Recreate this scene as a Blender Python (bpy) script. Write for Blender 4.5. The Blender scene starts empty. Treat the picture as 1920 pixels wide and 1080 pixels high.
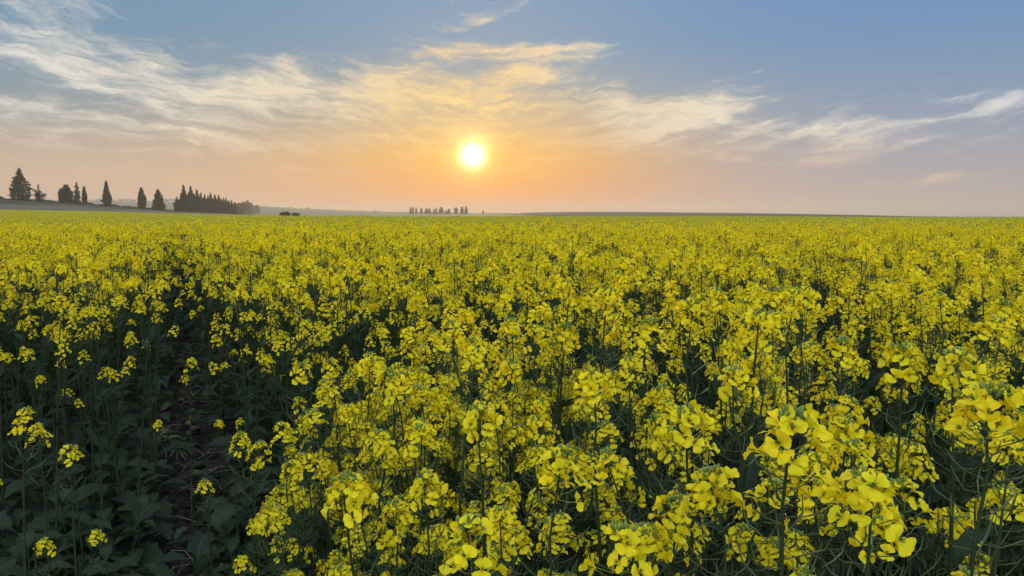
import bpy, math, random
import numpy as np
from mathutils import Vector, Matrix, Euler, noise

SC = bpy.context.scene
COL = SC.collection
PI = math.pi
R = math.radians

# ------------------------------------------------------------------ camera
F = 1371.0                       # focal length in pixels of the 1920 px wide photograph
EYE = 402.0                      # picture row of the eye level
CAM_Z = 1.45
PITCH = math.atan((540 - EYE) / F)
cd = bpy.data.cameras.new('camera')
cd.sensor_width = 36.0
cd.lens = 36.0 * F / 1920.0
cd.clip_start = 0.05
cd.clip_end = 20000
cam = bpy.data.objects.new('camera', cd)
COL.objects.link(cam)
cam.location = (0, 0, CAM_Z)
cam.rotation_euler = (PI / 2 - PITCH, 0, 0)
SC.camera = cam

# ------------------------------------------------------------------ view and sampling
SC.view_settings.view_transform = 'Standard'
SC.view_settings.look = 'None'
SC.view_settings.gamma = 1.0
SC.view_settings.exposure = 0.0
SC.render.engine = 'CYCLES'
SC.cycles.use_denoising = True
SC.cycles.max_bounces = 6
SC.cycles.diffuse_bounces = 2
SC.cycles.glossy_bounces = 2
SC.cycles.transmission_bounces = 4
SC.cycles.volume_bounces = 0
SC.cycles.sample_clamp_indirect = 6.0

# ------------------------------------------------------------------ sun
SUN_AZ = math.atan((887 - 960) / F)
SUN_EL = math.atan((EYE - 293) / F)
SUN_DIR = Vector((math.sin(SUN_AZ) * math.cos(SUN_EL), math.cos(SUN_AZ) * math.cos(SUN_EL), math.sin(SUN_EL)))
sd = bpy.data.lights.new('sun', 'SUN')
sd.energy = 1.8
sd.angle = R(0.5)
sd.color = (1.0, 0.74, 0.42)
sun = bpy.data.objects.new('sun', sd)
COL.objects.link(sun)
sun.location = SUN_DIR * 60
sun.rotation_euler = (-SUN_DIR).to_track_quat('-Z', 'Y').to_euler()


def srgb(r, g, b, k=1.0):
    def f(c):
        c /= 255.0
        return c / 12.92 if c <= 0.04045 else ((c + 0.055) / 1.055) ** 2.4
    return (f(r) * k, f(g) * k, f(b) * k, 1.0)


# ------------------------------------------------------------------ node helpers
class NT:
    def __init__(s, tree):
        s.t = tree
        s.n = tree.nodes
        s.l = tree.links

    def new(s, kind, **kw):
        nd = s.n.new(kind)
        for k, v in kw.items():
            setattr(nd, k, v)
        return nd

    def put(s, sock, v):
        if isinstance(v, bpy.types.NodeSocket):
            s.l.new(v, sock)
        elif v is not None:
            sock.default_value = v

    def m(s, op, a, b=None, c=None, clamp=False):
        nd = s.new('ShaderNodeMath', operation=op, use_clamp=clamp)
        for i, v in enumerate((a, b, c)):
            if v is not None:
                s.put(nd.inputs[i], v)
        return nd.outputs[0]

    def mix(s, f, a, b, blend='MIX'):
        nd = s.new('ShaderNodeMix', data_type='RGBA', blend_type=blend)
        s.put(nd.inputs[0], f)
        s.put(nd.inputs[6], a)
        s.put(nd.inputs[7], b)
        return nd.outputs[2]

    def ramp(s, f, stops, interp='LINEAR'):
        nd = s.new('ShaderNodeValToRGB')
        cr = nd.color_ramp
        cr.interpolation = interp
        while len(cr.elements) < len(stops):
            cr.elements.new(0.5)
        for e, (p, c) in zip(cr.elements, stops):
            e.position = p
            e.color = c
        s.put(nd.inputs[0], f)
        return nd.outputs[0]

    def sstep(s, x, lo, hi):
        nd = s.new('ShaderNodeMapRange', interpolation_type='SMOOTHSTEP')
        s.put(nd.inputs[0], x)
        nd.inputs[1].default_value = lo
        nd.inputs[2].default_value = hi
        nd.inputs[3].default_value = 0
        nd.inputs[4].default_value = 1
        return nd.outputs[0]

    def comb(s, x, y, z):
        nd = s.new('ShaderNodeCombineXYZ')
        for i, v in enumerate((x, y, z)):
            s.put(nd.inputs[i], v)
        return nd.outputs[0]

    def noise(s, vec, scale, detail=4, rough=0.55, dist=0.0):
        nd = s.new('ShaderNodeTexNoise')
        s.put(nd.inputs['Vector'], vec)
        nd.inputs['Scale'].default_value = scale
        nd.inputs['Detail'].default_value = detail
        nd.inputs['Roughness'].default_value = rough
        nd.inputs['Distortion'].default_value = dist
        return nd.outputs['Fac']


# ------------------------------------------------------------------ world: evening sky with cirrus
def build_world():
    w = bpy.data.worlds.new('World')
    SC.world = w
    w.use_nodes = True
    t = NT(w.node_tree)
    t.n.clear()
    out = t.new('ShaderNodeOutputWorld')
    tc = t.new('ShaderNodeTexCoord')
    sep = t.new('ShaderNodeSeparateXYZ')
    t.l.new(tc.outputs['Generated'], sep.inputs[0])
    X, Y, Z = sep.outputs
    el = t.m('MULTIPLY', t.m('ARCSINE', Z), 180 / PI)
    az = t.m('MULTIPLY', t.m('ARCTAN2', X, Y), 180 / PI)
    dot = t.new('ShaderNodeVectorMath', operation='DOT_PRODUCT')
    t.l.new(tc.outputs['Generated'], dot.inputs[0])
    dot.inputs[1].default_value = SUN_DIR
    s = t.m('MULTIPLY', t.m('ARCCOSINE', t.m('MINIMUM', dot.outputs['Value'], 0.9999999)), 180 / PI)

    # clear-sky gradients by height: away from the sun to the right, to the left, and below the sun
    h = t.m('DIVIDE', el, 90.0, clamp=True)
    p = lambda d: d / 90.0
    right = t.ramp(h, [(0, srgb(180, 166, 164)), (p(2.5), srgb(172, 166, 172)), (p(5), srgb(154, 162, 178)),
                       (p(8), srgb(132, 155, 182)), (p(12), srgb(112, 148, 188)), (p(17), srgb(102, 143, 192)),
                       (p(34), srgb(165, 195, 225)), (p(80), srgb(190, 212, 235))])
    left = t.ramp(h, [(0, srgb(212, 178, 154)), (p(2.5), srgb(212, 182, 154)), (p(5), srgb(186, 172, 158)),
                      (p(8), srgb(138, 156, 168)), (p(12), srgb(116, 150, 176)), (p(17), srgb(108, 147, 182)),
                      (p(34), srgb(165, 195, 225)), (p(80), srgb(190, 212, 235))])
    centre = t.ramp(h, [(0, srgb(250, 150, 62)), (p(1.4), srgb(255, 160, 54)), (p(4.5), srgb(250, 186, 84)),
                        (p(7), srgb(214, 184, 140)), (p(9.5), srgb(168, 172, 168)), (p(12.5), srgb(138, 162, 184)),
                        (p(17), srgb(128, 158, 192)), (p(34), srgb(165, 195, 225)), (p(80), srgb(190, 212, 235))])
    daz = t.m('SUBTRACT', az, math.degrees(SUN_AZ))
    side = t.sstep(daz, -14, 16)
    base = t.mix(side, left, right)
    wx = t.m('DIVIDE', t.m('SUBTRACT', daz, 1.0), 15.5)
    near = t.m('POWER', 2.718, t.m('MULTIPLY', t.m('MULTIPLY', wx, wx), -1.0))
    base = t.mix(near, base, centre)

    # cirrus: fibres drawn out by a slow warp, spread where the photograph has its cloud banks
    flat = t.comb(az, el, 0.0)

    def vm(op, a, b):
        nd = t.new('ShaderNodeVectorMath', operation=op)
        t.put(nd.inputs[0], a)
        t.put(nd.inputs[1], b)
        return nd.outputs[0]

    def noisecol(vec, scale, detail, rough):
        nd = t.new('ShaderNodeTexNoise')
        t.put(nd.inputs['Vector'], vec)
        nd.inputs['Scale'].default_value = scale
        nd.inputs['Detail'].default_value = detail
        nd.inputs['Roughness'].default_value = rough
        return nd.outputs['Color']

    w1 = vm('SUBTRACT', noisecol(vm('MULTIPLY', flat, (0.10, 0.22, 1)), 1.0, 3, 0.5), (0.5, 0.5, 0.5))
    w2 = vm('SUBTRACT', noisecol(vm('ADD', vm('MULTIPLY', flat, (0.35, 0.75, 1)), (7, 3, 2)), 1.0, 4, 0.6), (0.5, 0.5, 0.5))
    q = vm('ADD', flat, vm('MULTIPLY', w1, (5.0, 2.4, 0)))
    q = vm('ADD', q, vm('MULTIPLY', w2, (2.6, 1.5, 0)))
    aw = t.m('ABSOLUTE', t.m('ADD', az, 3.0))

    def turned(vec, ang, sx, sy, off):
        mp = t.new('ShaderNodeMapping')
        mp.inputs['Rotation'].default_value = (0, 0, ang)
        mp.inputs['Scale'].default_value = (sx, sy, 1)
        mp.inputs['Location'].default_value = (off, off * .7, off)
        t.put(mp.inputs['Vector'], vec)
        return mp.outputs[0]

    shear = vm('SUBTRACT', q, t.comb(0.0, t.m('MULTIPLY', aw, 0.13), 0.0))
    f1 = t.noise(turned(shear, 0.0, 0.20, 1.35, 3.0), 1.0, 9, 0.64)
    f2 = t.noise(turned(shear, -0.75, 0.20, 1.05, 9.0), 1.0, 9, 0.66)
    f3 = t.noise(turned(shear, 0.0, 0.55, 1.9, 5.0), 1.0, 6, 0.62)
    big = t.noise(turned(flat, 0.0, 0.07, 0.17, 1.0), 1.0, 3, 0.5)
    tex = t.m('ADD', t.m('ADD', t.m('MULTIPLY', f1, 0.46), t.m('MULTIPLY', f2, 0.30)), t.m('MULTIPLY', f3, 0.24))

    # blobs live in the warped sky, so that their edges fray
    qs = vm('ADD', flat, vm('ADD', vm('MULTIPLY', w1, (3.0, 1.3, 0)), vm('MULTIPLY', w2, (2.2, 1.2, 0))))

    def blob(px, py, rx, ry, slope, amp):
        a0 = math.atan((px - 960) / F)
        e0 = math.degrees(math.atan((EYE - py) / F * math.cos(a0)))
        k = 57.3 / F * math.cos(a0) * 2.1
        mp = t.new('ShaderNodeMapping', vector_type='TEXTURE')
        mp.inputs['Location'].default_value = (math.degrees(a0), e0, 0)
        mp.inputs['Rotation'].default_value = (0, 0, math.atan(slope))
        mp.inputs['Scale'].default_value = (rx * k, ry * k, 1)
        t.l.new(qs, mp.inputs['Vector'])
        gr = t.new('ShaderNodeTexGradient', gradient_type='QUADRATIC_SPHERE')
        t.l.new(mp.outputs[0], gr.inputs[0])
        return gr.outputs['Fac'], amp

    tot = None
    for b in CLOUDS:
        o, amp = blob(*b)
        tot = t.m('MULTIPLY_ADD', o, amp, tot if tot is not None else 0.0)
    # other banks around the part of the sky outside the picture
    beyond = t.m('MULTIPLY', t.m('ADD', t.sstep(el, 19, 30), t.sstep(aw, 40, 55), clamp=True), 0.45)
    tot = t.m('ADD', tot, beyond)
    dens = t.m('ADD', t.m('MULTIPLY', tot, 0.74), t.m('ADD', t.m('MULTIPLY', t.m('SUBTRACT', tex, 0.5), 3.7), t.m('MULTIPLY', t.m('SUBTRACT', big, 0.5), 0.7)))
    body = t.sstep(dens, 0.05, 1.25)
    gain = t.m('ADD', 0.12, t.m('MULTIPLY', tex, 1.9))
    cl = t.m('MULTIPLY', body, gain, clamp=True)
    cl = t.m('MULTIPLY', cl, t.sstep(el, 0.4, 3.0), clamp=True)
    cc = t.ramp(t.m('DIVIDE', s, 45.0, clamp=True),
                [(0, srgb(255, 228, 140)), (0.13, srgb(255, 216, 150)), (0.25, srgb(242, 222, 188)),
                 (0.5, srgb(244, 232, 210)), (0.75, srgb(230, 228, 222)), (1, srgb(215, 218, 222))])
    low = t.ramp(t.m('DIVIDE', s, 45.0, clamp=True),
                 [(0, srgb(255, 192, 96)), (0.25, srgb(242, 194, 140)), (0.6, srgb(222, 192, 166)), (1, srgb(212, 188, 172))])
    cc = t.mix(t.sstep(el, 2.5, 7.0), low, cc)
    col = t.mix(t.m('MULTIPLY', cl, 0.88), base, cc)

    # the sun itself seen through thin cloud, with its aureole
    g1 = t.m('POWER', 2.718, t.m('MULTIPLY', t.m('POWER', t.m('DIVIDE', s, 1.5), 2.0), -1.0))
    g2 = t.m('POWER', 2.718, t.m('MULTIPLY', t.m('DIVIDE', s, 3.6), -1.0))
    glow = t.mix(1.0, (0, 0, 0, 1), (1.0, 0.72, 0.10, 1))
    def scaled(c, f):
        nd = t.new('ShaderNodeVectorMath', operation='SCALE')
        nd.inputs[0].default_value = c
        t.put(nd.inputs['Scale'], f)
        return nd.outputs[0]
    def add(a, b):
        nd = t.new('ShaderNodeVectorMath', operation='ADD')
        t.put(nd.inputs[0], a)
        t.put(nd.inputs[1], b)
        return nd.outputs[0]
    disc = t.m('POWER', 2.718, t.m('MULTIPLY', t.m('POWER', t.m('DIVIDE', s, 0.68), 2.0), -1.0))
    col = add(col, scaled((1.0, 0.92, 0.30), t.m('MULTIPLY', g1, 0.65)))
    col = add(col, scaled((0.36, 0.18, 0.012), g2))
    col = add(col, scaled((3.0, 2.9, 2.4), disc))

    # unseen sky overhead and opposite the sun, brightened to light the flowers
    high = t.m('ADD', 1.0, t.m('MULTIPLY', t.sstep(el, 20, 48), OVERHEAD_BOOST - 1.0))
    high = t.m('ADD', high, t.m('MULTIPLY', t.sstep(t.m('MULTIPLY', Y, -1.0), 0.05, 0.75), OPPOSITE_BOOST - 1.0))
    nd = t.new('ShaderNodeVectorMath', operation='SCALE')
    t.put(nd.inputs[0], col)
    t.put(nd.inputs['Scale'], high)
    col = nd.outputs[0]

    # below the horizon: dim earth
    col = t.mix(t.sstep(el, -2.0, -0.3), (0.06, 0.06, 0.03, 1), col)

    sky = t.new('ShaderNodeTexSky')
    sky.sky_type = 'NISHITA'
    sky.sun_disc = False
    sky.sun_elevation = SUN_EL
    sky.sun_rotation = SUN_AZ
    bg1 = t.new('ShaderNodeBackground')
    t.l.new(sky.outputs[0], bg1.inputs[0])
    bg1.inputs[1].default_value = NISHITA_STRENGTH
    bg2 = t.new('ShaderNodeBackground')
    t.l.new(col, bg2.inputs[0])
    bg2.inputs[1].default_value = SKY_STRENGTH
    ad = t.new('ShaderNodeAddShader')
    t.l.new(bg1.outputs[0], ad.inputs[0])
    t.l.new(bg2.outputs[0], ad.inputs[1])
    t.l.new(ad.outputs[0], out.inputs[0])
    w.cycles.sampling_method = 'MANUAL'
    w.cycles.sample_map_resolution = 1024


CLOUDS = [  # picture place, half sizes, slope, weight of each wisp
    (150, 30, 80, 30, 0, .55), (80, 65, 150, 50, -.05, .5), (60, 105, 150, 22, -.3, .6), (175, 120, 70, 28, -.2, .6),
    (330, 150, 140, 24, -.2, .62), (410, 185, 120, 22, -.2, .6), (190, 158, 120, 14, -.22, .7), (275, 192, 90, 12, -.3, .5),
    (320, 118, 36, 18, 0, .6), (240, 90, 50, 8, -.4, .5), (0, 190, 150, 12, -.15, .65), (150, 215, 220, 14, -.12, .6),
    (110, 243, 270, 12, -.06, .6), (420, 262, 70, 8, -.1, .6), (545, 130, 56, 40, .2, .85), (560, 178, 85, 24, -.1, .7),
    (660, 180, 60, 45, -.5, .7), (760, 150, 75, 34, .2, .9), (720, 165, 34, 46, .6, .7), (490, 165, 100, 34, 0, .5),
    (850, 105, 70, 17, 0, 1.0), (960, 102, 120, 17, .02, 1.0), (1070, 98, 140, 14, .1, 1.0), (1000, 132, 115, 26, .3, .95),
    (930, 165, 130, 28, .2, .8), (890, 48, 85, 24, .25, 1.0), (650, 225, 70, 28, -.4, .45), (800, 185, 150, 24, 0, .45),
    (1050, 190, 90, 38, .3, .95), (1155, 200, 50, 42, .5, .8), (1230, 205, 110, 30, .2, .95), (1310, 200, 100, 26, .15, 1.05),
    (1290, 236, 130, 19, .3, .8), (1200, 252, 160, 20, .2, .5), (1390, 250, 70, 8, .35, .5), (1540, 240, 115, 17, .05, .75),
    (1590, 266, 110, 26, .1, .8), (1790, 218, 130, 13, .2, .5), (1860, 205, 56, 13, .1, .5), (1905, 183, 60, 16, .3, .45),
    (1780, 186, 60, 8, 0, .5), (1610, 290, 140, 10, .15, .5), (1640, 150, 60, 10, .6, .25), (1690, 340, 70, 9, 0, 1.0),
    (1765, 333, 56, 9, 0, 1.0), (500, 215, 760, 70, 0, .34), (900, 240, 520, 90, 0, .26), (1250, 285, 400, 46, 0, .32),
    (1570, 250, 270, 46, .05, .30), (100, 130, 330, 80, 0, .15), (1560, 40, 520, 110, 0, -1.0), (450, 40, 250, 60, 0, -.4), (350, 290, 600, 40, 0, .3)]
NISHITA_STRENGTH = 0.0
SKY_STRENGTH = 1.0
OVERHEAD_BOOST = 1.5
OPPOSITE_BOOST = 3.7
build_world()

# ------------------------------------------------------------------ materials
def material(name):
    m = bpy.data.materials.new(name)
    m.use_nodes = True
    t = NT(m.node_tree)
    t.n.clear()
    out = t.new('ShaderNodeOutputMaterial')
    return m, t, out


def thin_material(name, c1, c2, trans, transcol, rough=0.55, spec=0.25, scale=30.0, per_object=0.3):
    """a leaf or petal: reflects on both sides and lets light through"""
    m, t, out = material(name)
    tc = t.new('ShaderNodeTexCoord')
    oi = t.new('ShaderNodeObjectInfo')
    n = t.noise(tc.outputs['Object'], scale, 3)
    f = t.m('ADD', t.m('MULTIPLY', n, 1 - per_object), t.m('MULTIPLY', oi.outputs['Random'], per_object), clamp=True)
    f = t.sstep(f, 0.25, 0.75)
    col = t.mix(f, c1, c2)
    pr = t.new('ShaderNodeBsdfPrincipled')
    t.l.new(col, pr.inputs['Base Color'])
    pr.inputs['Roughness'].default_value = rough
    pr.inputs['Specular IOR Level'].default_value = spec
    tr = t.new('ShaderNodeBsdfTranslucent')
    t.l.new(t.mix(0.8, col, transcol), tr.inputs[0])
    mx = t.new('ShaderNodeMixShader')
    mx.inputs[0].default_value = trans
    t.l.new(pr.outputs[0], mx.inputs[1])
    t.l.new(tr.outputs[0], mx.inputs[2])
    t.l.new(mx.outputs[0], out.inputs[0])
    return m


M_PETAL = thin_material('petal_yellow', (0.91, 0.72, 0.012, 1), (0.87, 0.63, 0.007, 1), 0.42, (0.88, 0.66, 0.006, 1), 0.6, 0.15, 60)
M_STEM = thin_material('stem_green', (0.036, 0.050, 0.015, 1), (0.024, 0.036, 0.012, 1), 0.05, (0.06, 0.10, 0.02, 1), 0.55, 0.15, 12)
M_BUD = thin_material('bud_green', (0.24, 0.28, 0.05, 1), (0.15, 0.21, 0.04, 1), 0.15, (0.25, 0.3, 0.03, 1), 0.5, 0.3, 80)
M_POD = thin_material('pod_green', (0.095, 0.115, 0.036, 1), (0.07, 0.09, 0.032, 1), 0.1, (0.12, 0.18, 0.03, 1), 0.55, 0.2, 30)


def leaf_material():
    m, t, out = material('leaf_blue_green')
    uv = t.new('ShaderNodeUVMap')
    sep = t.new('ShaderNodeSeparateXYZ')
    t.l.new(uv.outputs[0], sep.inputs[0])
    u, v = sep.outputs[0], sep.outputs[1]
    av = t.m('ABSOLUTE', t.m('SUBTRACT', v, 0.5))
    mid = t.m('SUBTRACT', 1.0, t.sstep(av, 0.012, 0.05))
    lat = t.m('FRACT', t.m('SUBTRACT', t.m('MULTIPLY', u, 9.0), t.m('MULTIPLY', av, 5.0)))
    lat = t.m('ABSOLUTE', t.m('SUBTRACT', lat, 0.5))
    lat = t.m('MULTIPLY', t.m('SUBTRACT', 1.0, t.sstep(lat, 0.02, 0.09)), 0.45)
    vein = t.m('MAXIMUM', mid, lat)
    tc = t.new('ShaderNodeTexCoord')
    oi = t.new('ShaderNodeObjectInfo')
    n = t.noise(tc.outputs['Object'], 22, 4)
    f = t.sstep(t.m('ADD', t.m('MULTIPLY', n, 0.6), t.m('MULTIPLY', oi.outputs['Random'], 0.4)), 0.25, 0.75)
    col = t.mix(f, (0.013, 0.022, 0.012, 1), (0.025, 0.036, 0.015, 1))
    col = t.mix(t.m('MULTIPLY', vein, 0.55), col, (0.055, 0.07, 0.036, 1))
    pr = t.new('ShaderNodeBsdfPrincipled')
    t.l.new(col, pr.inputs['Base Color'])
    pr.inputs['Roughness'].default_value = 0.6
    pr.inputs['Specular IOR Level'].default_value = 0.14
    bp = t.new('ShaderNodeBump')
    bp.inputs['Strength'].default_value = 0.35
    bp.inputs['Distance'].default_value = 0.004
    t.l.new(t.m('ADD', t.m('MULTIPLY', vein, -1.0), n), bp.inputs['Height'])
    t.l.new(bp.outputs[0], pr.inputs['Normal'])
    tr = t.new('ShaderNodeBsdfTranslucent')
    tr.inputs[0].default_value = (0.04, 0.075, 0.015, 1)
    mx = t.new('ShaderNodeMixShader')
    mx.inputs[0].default_value = 0.22
    t.l.new(pr.outputs[0], mx.inputs[1])
    t.l.new(tr.outputs[0], mx.inputs[2])
    t.l.new(mx.outputs[0], out.inputs[0])
    return m


M_LEAF = leaf_material()


def ground_material(name, stops, scale, bump, detail=8, stretch=None, rough=0.95):
    m, t, out = material(name)
    g = t.new('ShaderNodeNewGeometry')
    vec = g.outputs['Position']
    if stretch:
        mp = t.new('ShaderNodeMapping')
        mp.inputs['Scale'].default_value = stretch
        t.l.new(vec, mp.inputs[0])
        vec = mp.outputs[0]
    n = t.noise(vec, scale, detail, 0.62)
    n2 = t.noise(vec, scale * 0.13, 3)
    f = t.m('ADD', t.m('MULTIPLY', n, 0.65), t.m('MULTIPLY', n2, 0.35))
    col = t.ramp(t.sstep(f, 0.3, 0.7), stops)
    pr = t.new('ShaderNodeBsdfPrincipled')
    t.l.new(col, pr.inputs['Base Color'])
    pr.inputs['Roughness'].default_value = rough
    pr.inputs['Specular IOR Level'].default_value = 0.15
    if bump:
        bp = t.new('ShaderNodeBump')
        bp.inputs['Strength'].default_value = 0.9
        bp.inputs['Distance'].default_value = bump
        t.l.new(n, bp.inputs['Height'])
        t.l.new(bp.outputs[0], pr.inputs['Normal'])
    t.l.new(pr.outputs[0], out.inputs[0])
    return m


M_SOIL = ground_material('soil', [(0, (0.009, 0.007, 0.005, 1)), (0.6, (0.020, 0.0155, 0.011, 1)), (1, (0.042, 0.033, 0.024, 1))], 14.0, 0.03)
M_PLOUGH = ground_material('ploughed_soil', [(0, (0.080, 0.064, 0.036, 1)), (1, (0.120, 0.096, 0.056, 1))], 0.35, 0.15, 6)
M_ROUGH = ground_material('rough_grass', [(0, (0.018, 0.022, 0.012, 1)), (1, (0.040, 0.045, 0.022, 1))], 0.4, 0.1, 6)
M_GREENFIELD = ground_material('green_field', [(0, (0.070, 0.095, 0.030, 1)), (1, (0.11, 0.135, 0.04, 1))], 0.03, 0.0, 5)
M_HILL = ground_material('hill_fields', [(0, (0.030, 0.042, 0.024, 1)), (0.5, (0.052, 0.062, 0.034, 1)), (1, (0.085, 0.085, 0.05, 1))], 0.012, 0.0, 5, (1, 2.5, 1))
M_DARKHILL = ground_material('dark_fallow', [(0, (0.030, 0.029, 0.020, 1)), (1, (0.050, 0.046, 0.030, 1))], 0.02, 0.0, 5, (0.4, 2, 1))
M_STRAW = thin_material('dry_straw', (0.30, 0.24, 0.14, 1), (0.17, 0.13, 0.075, 1), 0.1, (0.3, 0.25, 0.1, 1), 0.7, 0.15, 9, 0.3)
M_DEADLEAF = thin_material('withered_leaf', (0.12, 0.11, 0.035, 1), (0.075, 0.062, 0.035, 1), 0.15, (0.15, 0.13, 0.03, 1), 0.7, 0.15, 25)
M_NEEDLE = thin_material('conifer_green', (0.018, 0.030, 0.016, 1), (0.034, 0.048, 0.022, 1), 0.06, (0.03, 0.05, 0.01, 1), 0.7, 0.1, 0.6, 0.4)
M_BROADLEAF = thin_material('broadleaf_green', (0.035, 0.05, 0.02, 1), (0.06, 0.075, 0.03, 1), 0.1, (0.05, 0.08, 0.01, 1), 0.7, 0.1, 0.4, 0.4)
M_BARK = ground_material('bark', [(0, (0.03, 0.024, 0.018, 1)), (1, (0.075, 0.06, 0.045, 1))], 6.0, 0.02, 5, (1, 1, 0.2))
M_BIRD = ground_material('bird_feathers', [(0, (0.02, 0.02, 0.022, 1)), (1, (0.05, 0.05, 0.055, 1))], 20.0, 0.0, 3)
M_WALL = ground_material('pale_render', [(0, (0.30, 0.29, 0.27, 1)), (1, (0.40, 0.38, 0.35, 1))], 0.5, 0.0, 4)
M_TILE = ground_material('roof_tiles', [(0, (0.16, 0.10, 0.08, 1)), (1, (0.24, 0.16, 0.12, 1))], 1.5, 0.0, 4)
M_GLASS = ground_material('window_dark', [(0, (0.03, 0.035, 0.04, 1)), (1, (0.05, 0.055, 0.06, 1))], 1.0, 0.0, 2, None, 0.2)

# ------------------------------------------------------------------ mesh helpers
class MB:
    """collects faces and links them as one mesh"""
    def __init__(s):
        s.v, s.f, s.m, s.uv = [], [], [], []
        s.mats = []

    def mi(s, mat):
        if mat not in s.mats:
            s.mats.append(mat)
        return s.mats.index(mat)

    def add(s, vs, fs, mat, uv=None):
        o = len(s.v)
        k = s.mi(mat)
        s.v.extend([tuple(p) for p in vs])
        s.uv.extend(uv if uv is not None else [(0.5, 0.25)] * len(vs))
        for f in fs:
            s.f.append(tuple(i + o for i in f))
            s.m.append(k)

    def join(s, o, mat4):
        a = np.array(o.v) if o.v else np.zeros((0, 3))
        mm = np.array(mat4)
        a = a @ mm[:3, :3].T + mm[:3, 3]
        base = len(s.v)
        s.v.extend(map(tuple, a.tolist()))
        s.uv.extend(o.uv)
        km = [s.mi(x) for x in o.mats]
        for f, k in zip(o.f, o.m):
            s.f.append(tuple(i + base for i in f))
            s.m.append(km[k])

    def mesh(s, name):
        me = bpy.data.meshes.new(name)
        me.from_pydata(s.v, [], s.f)
        for mt in s.mats:
            me.materials.append(mt)
        if s.f:
            me.polygons.foreach_set('material_index', s.m)
            me.polygons.foreach_set('use_smooth', [True] * len(s.f))
            uvl = me.uv_layers.new(name='UVMap')
            li = np.zeros(len(me.loops), dtype=np.int32)
            me.loops.foreach_get('vertex_index', li)
            uvl.data.foreach_set('uv', np.array(s.uv, dtype=np.float32)[li].ravel())
        me.update()
        return me


def link(name, me, parent=None, mat4=None):
    o = bpy.data.objects.new(name, me)
    COL.objects.link(o)
    if parent is not None:
        o.parent = parent
    if mat4 is not None:
        o.matrix_local = mat4
    return o


def tag(o, label=None, cat=None, group=None, kind=None):
    for k, v in (('label', label), ('category', cat), ('group', group), ('kind', kind)):
        if v:
            o[k] = v
    return o


def tube(mb, pts, radii, sides, mat, cap=False):
    pts = [Vector(p) for p in pts]
    vs, fs = [], []
    n = len(pts)
    prev = None
    for i, p in enumerate(pts):
        d = (pts[min(i + 1, n - 1)] - pts[max(i - 1, 0)]).normalized()
        if prev is None:
            a = d.orthogonal().normalized()
        else:
            a = (prev - d * prev.dot(d))
            a = a.normalized() if a.length > 1e-6 else d.orthogonal().normalized()
        prev = a
        b = d.cross(a)
        r = radii[i] if hasattr(radii, '__len__') else radii
        for k in range(sides):
            t = 2 * PI * k / sides
            vs.append(p + (a * math.cos(t) + b * math.sin(t)) * r)
    for i in range(n - 1):
        for k in range(sides):
            k2 = (k + 1) % sides
            fs.append((i * sides + k, i * sides + k2, (i + 1) * sides + k2, (i + 1) * sides + k))
    if cap:
        fs.append(tuple((n - 1) * sides + k for k in range(sides)))
    mb.add(vs, fs, mat)


def basis(axis, roll):
    z = Vector(axis).normalized()
    x = z.orthogonal().normalized()
    x = (x * math.cos(roll) + z.cross(x) * math.sin(roll))
    y = z.cross(x)
    return x, y, z


# ------------------------------------------------------------------ rapeseed: flower, flower head, leaf, plant
ROWS = [(0.00, 0.00, 0.05), (0.26, 0.34, 0.17), (0.55, 0.46, 0.40), (0.80, 0.47, 0.47), (0.95, 0.43, 0.34), (1.02, 0.40, 0.13)]


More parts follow.
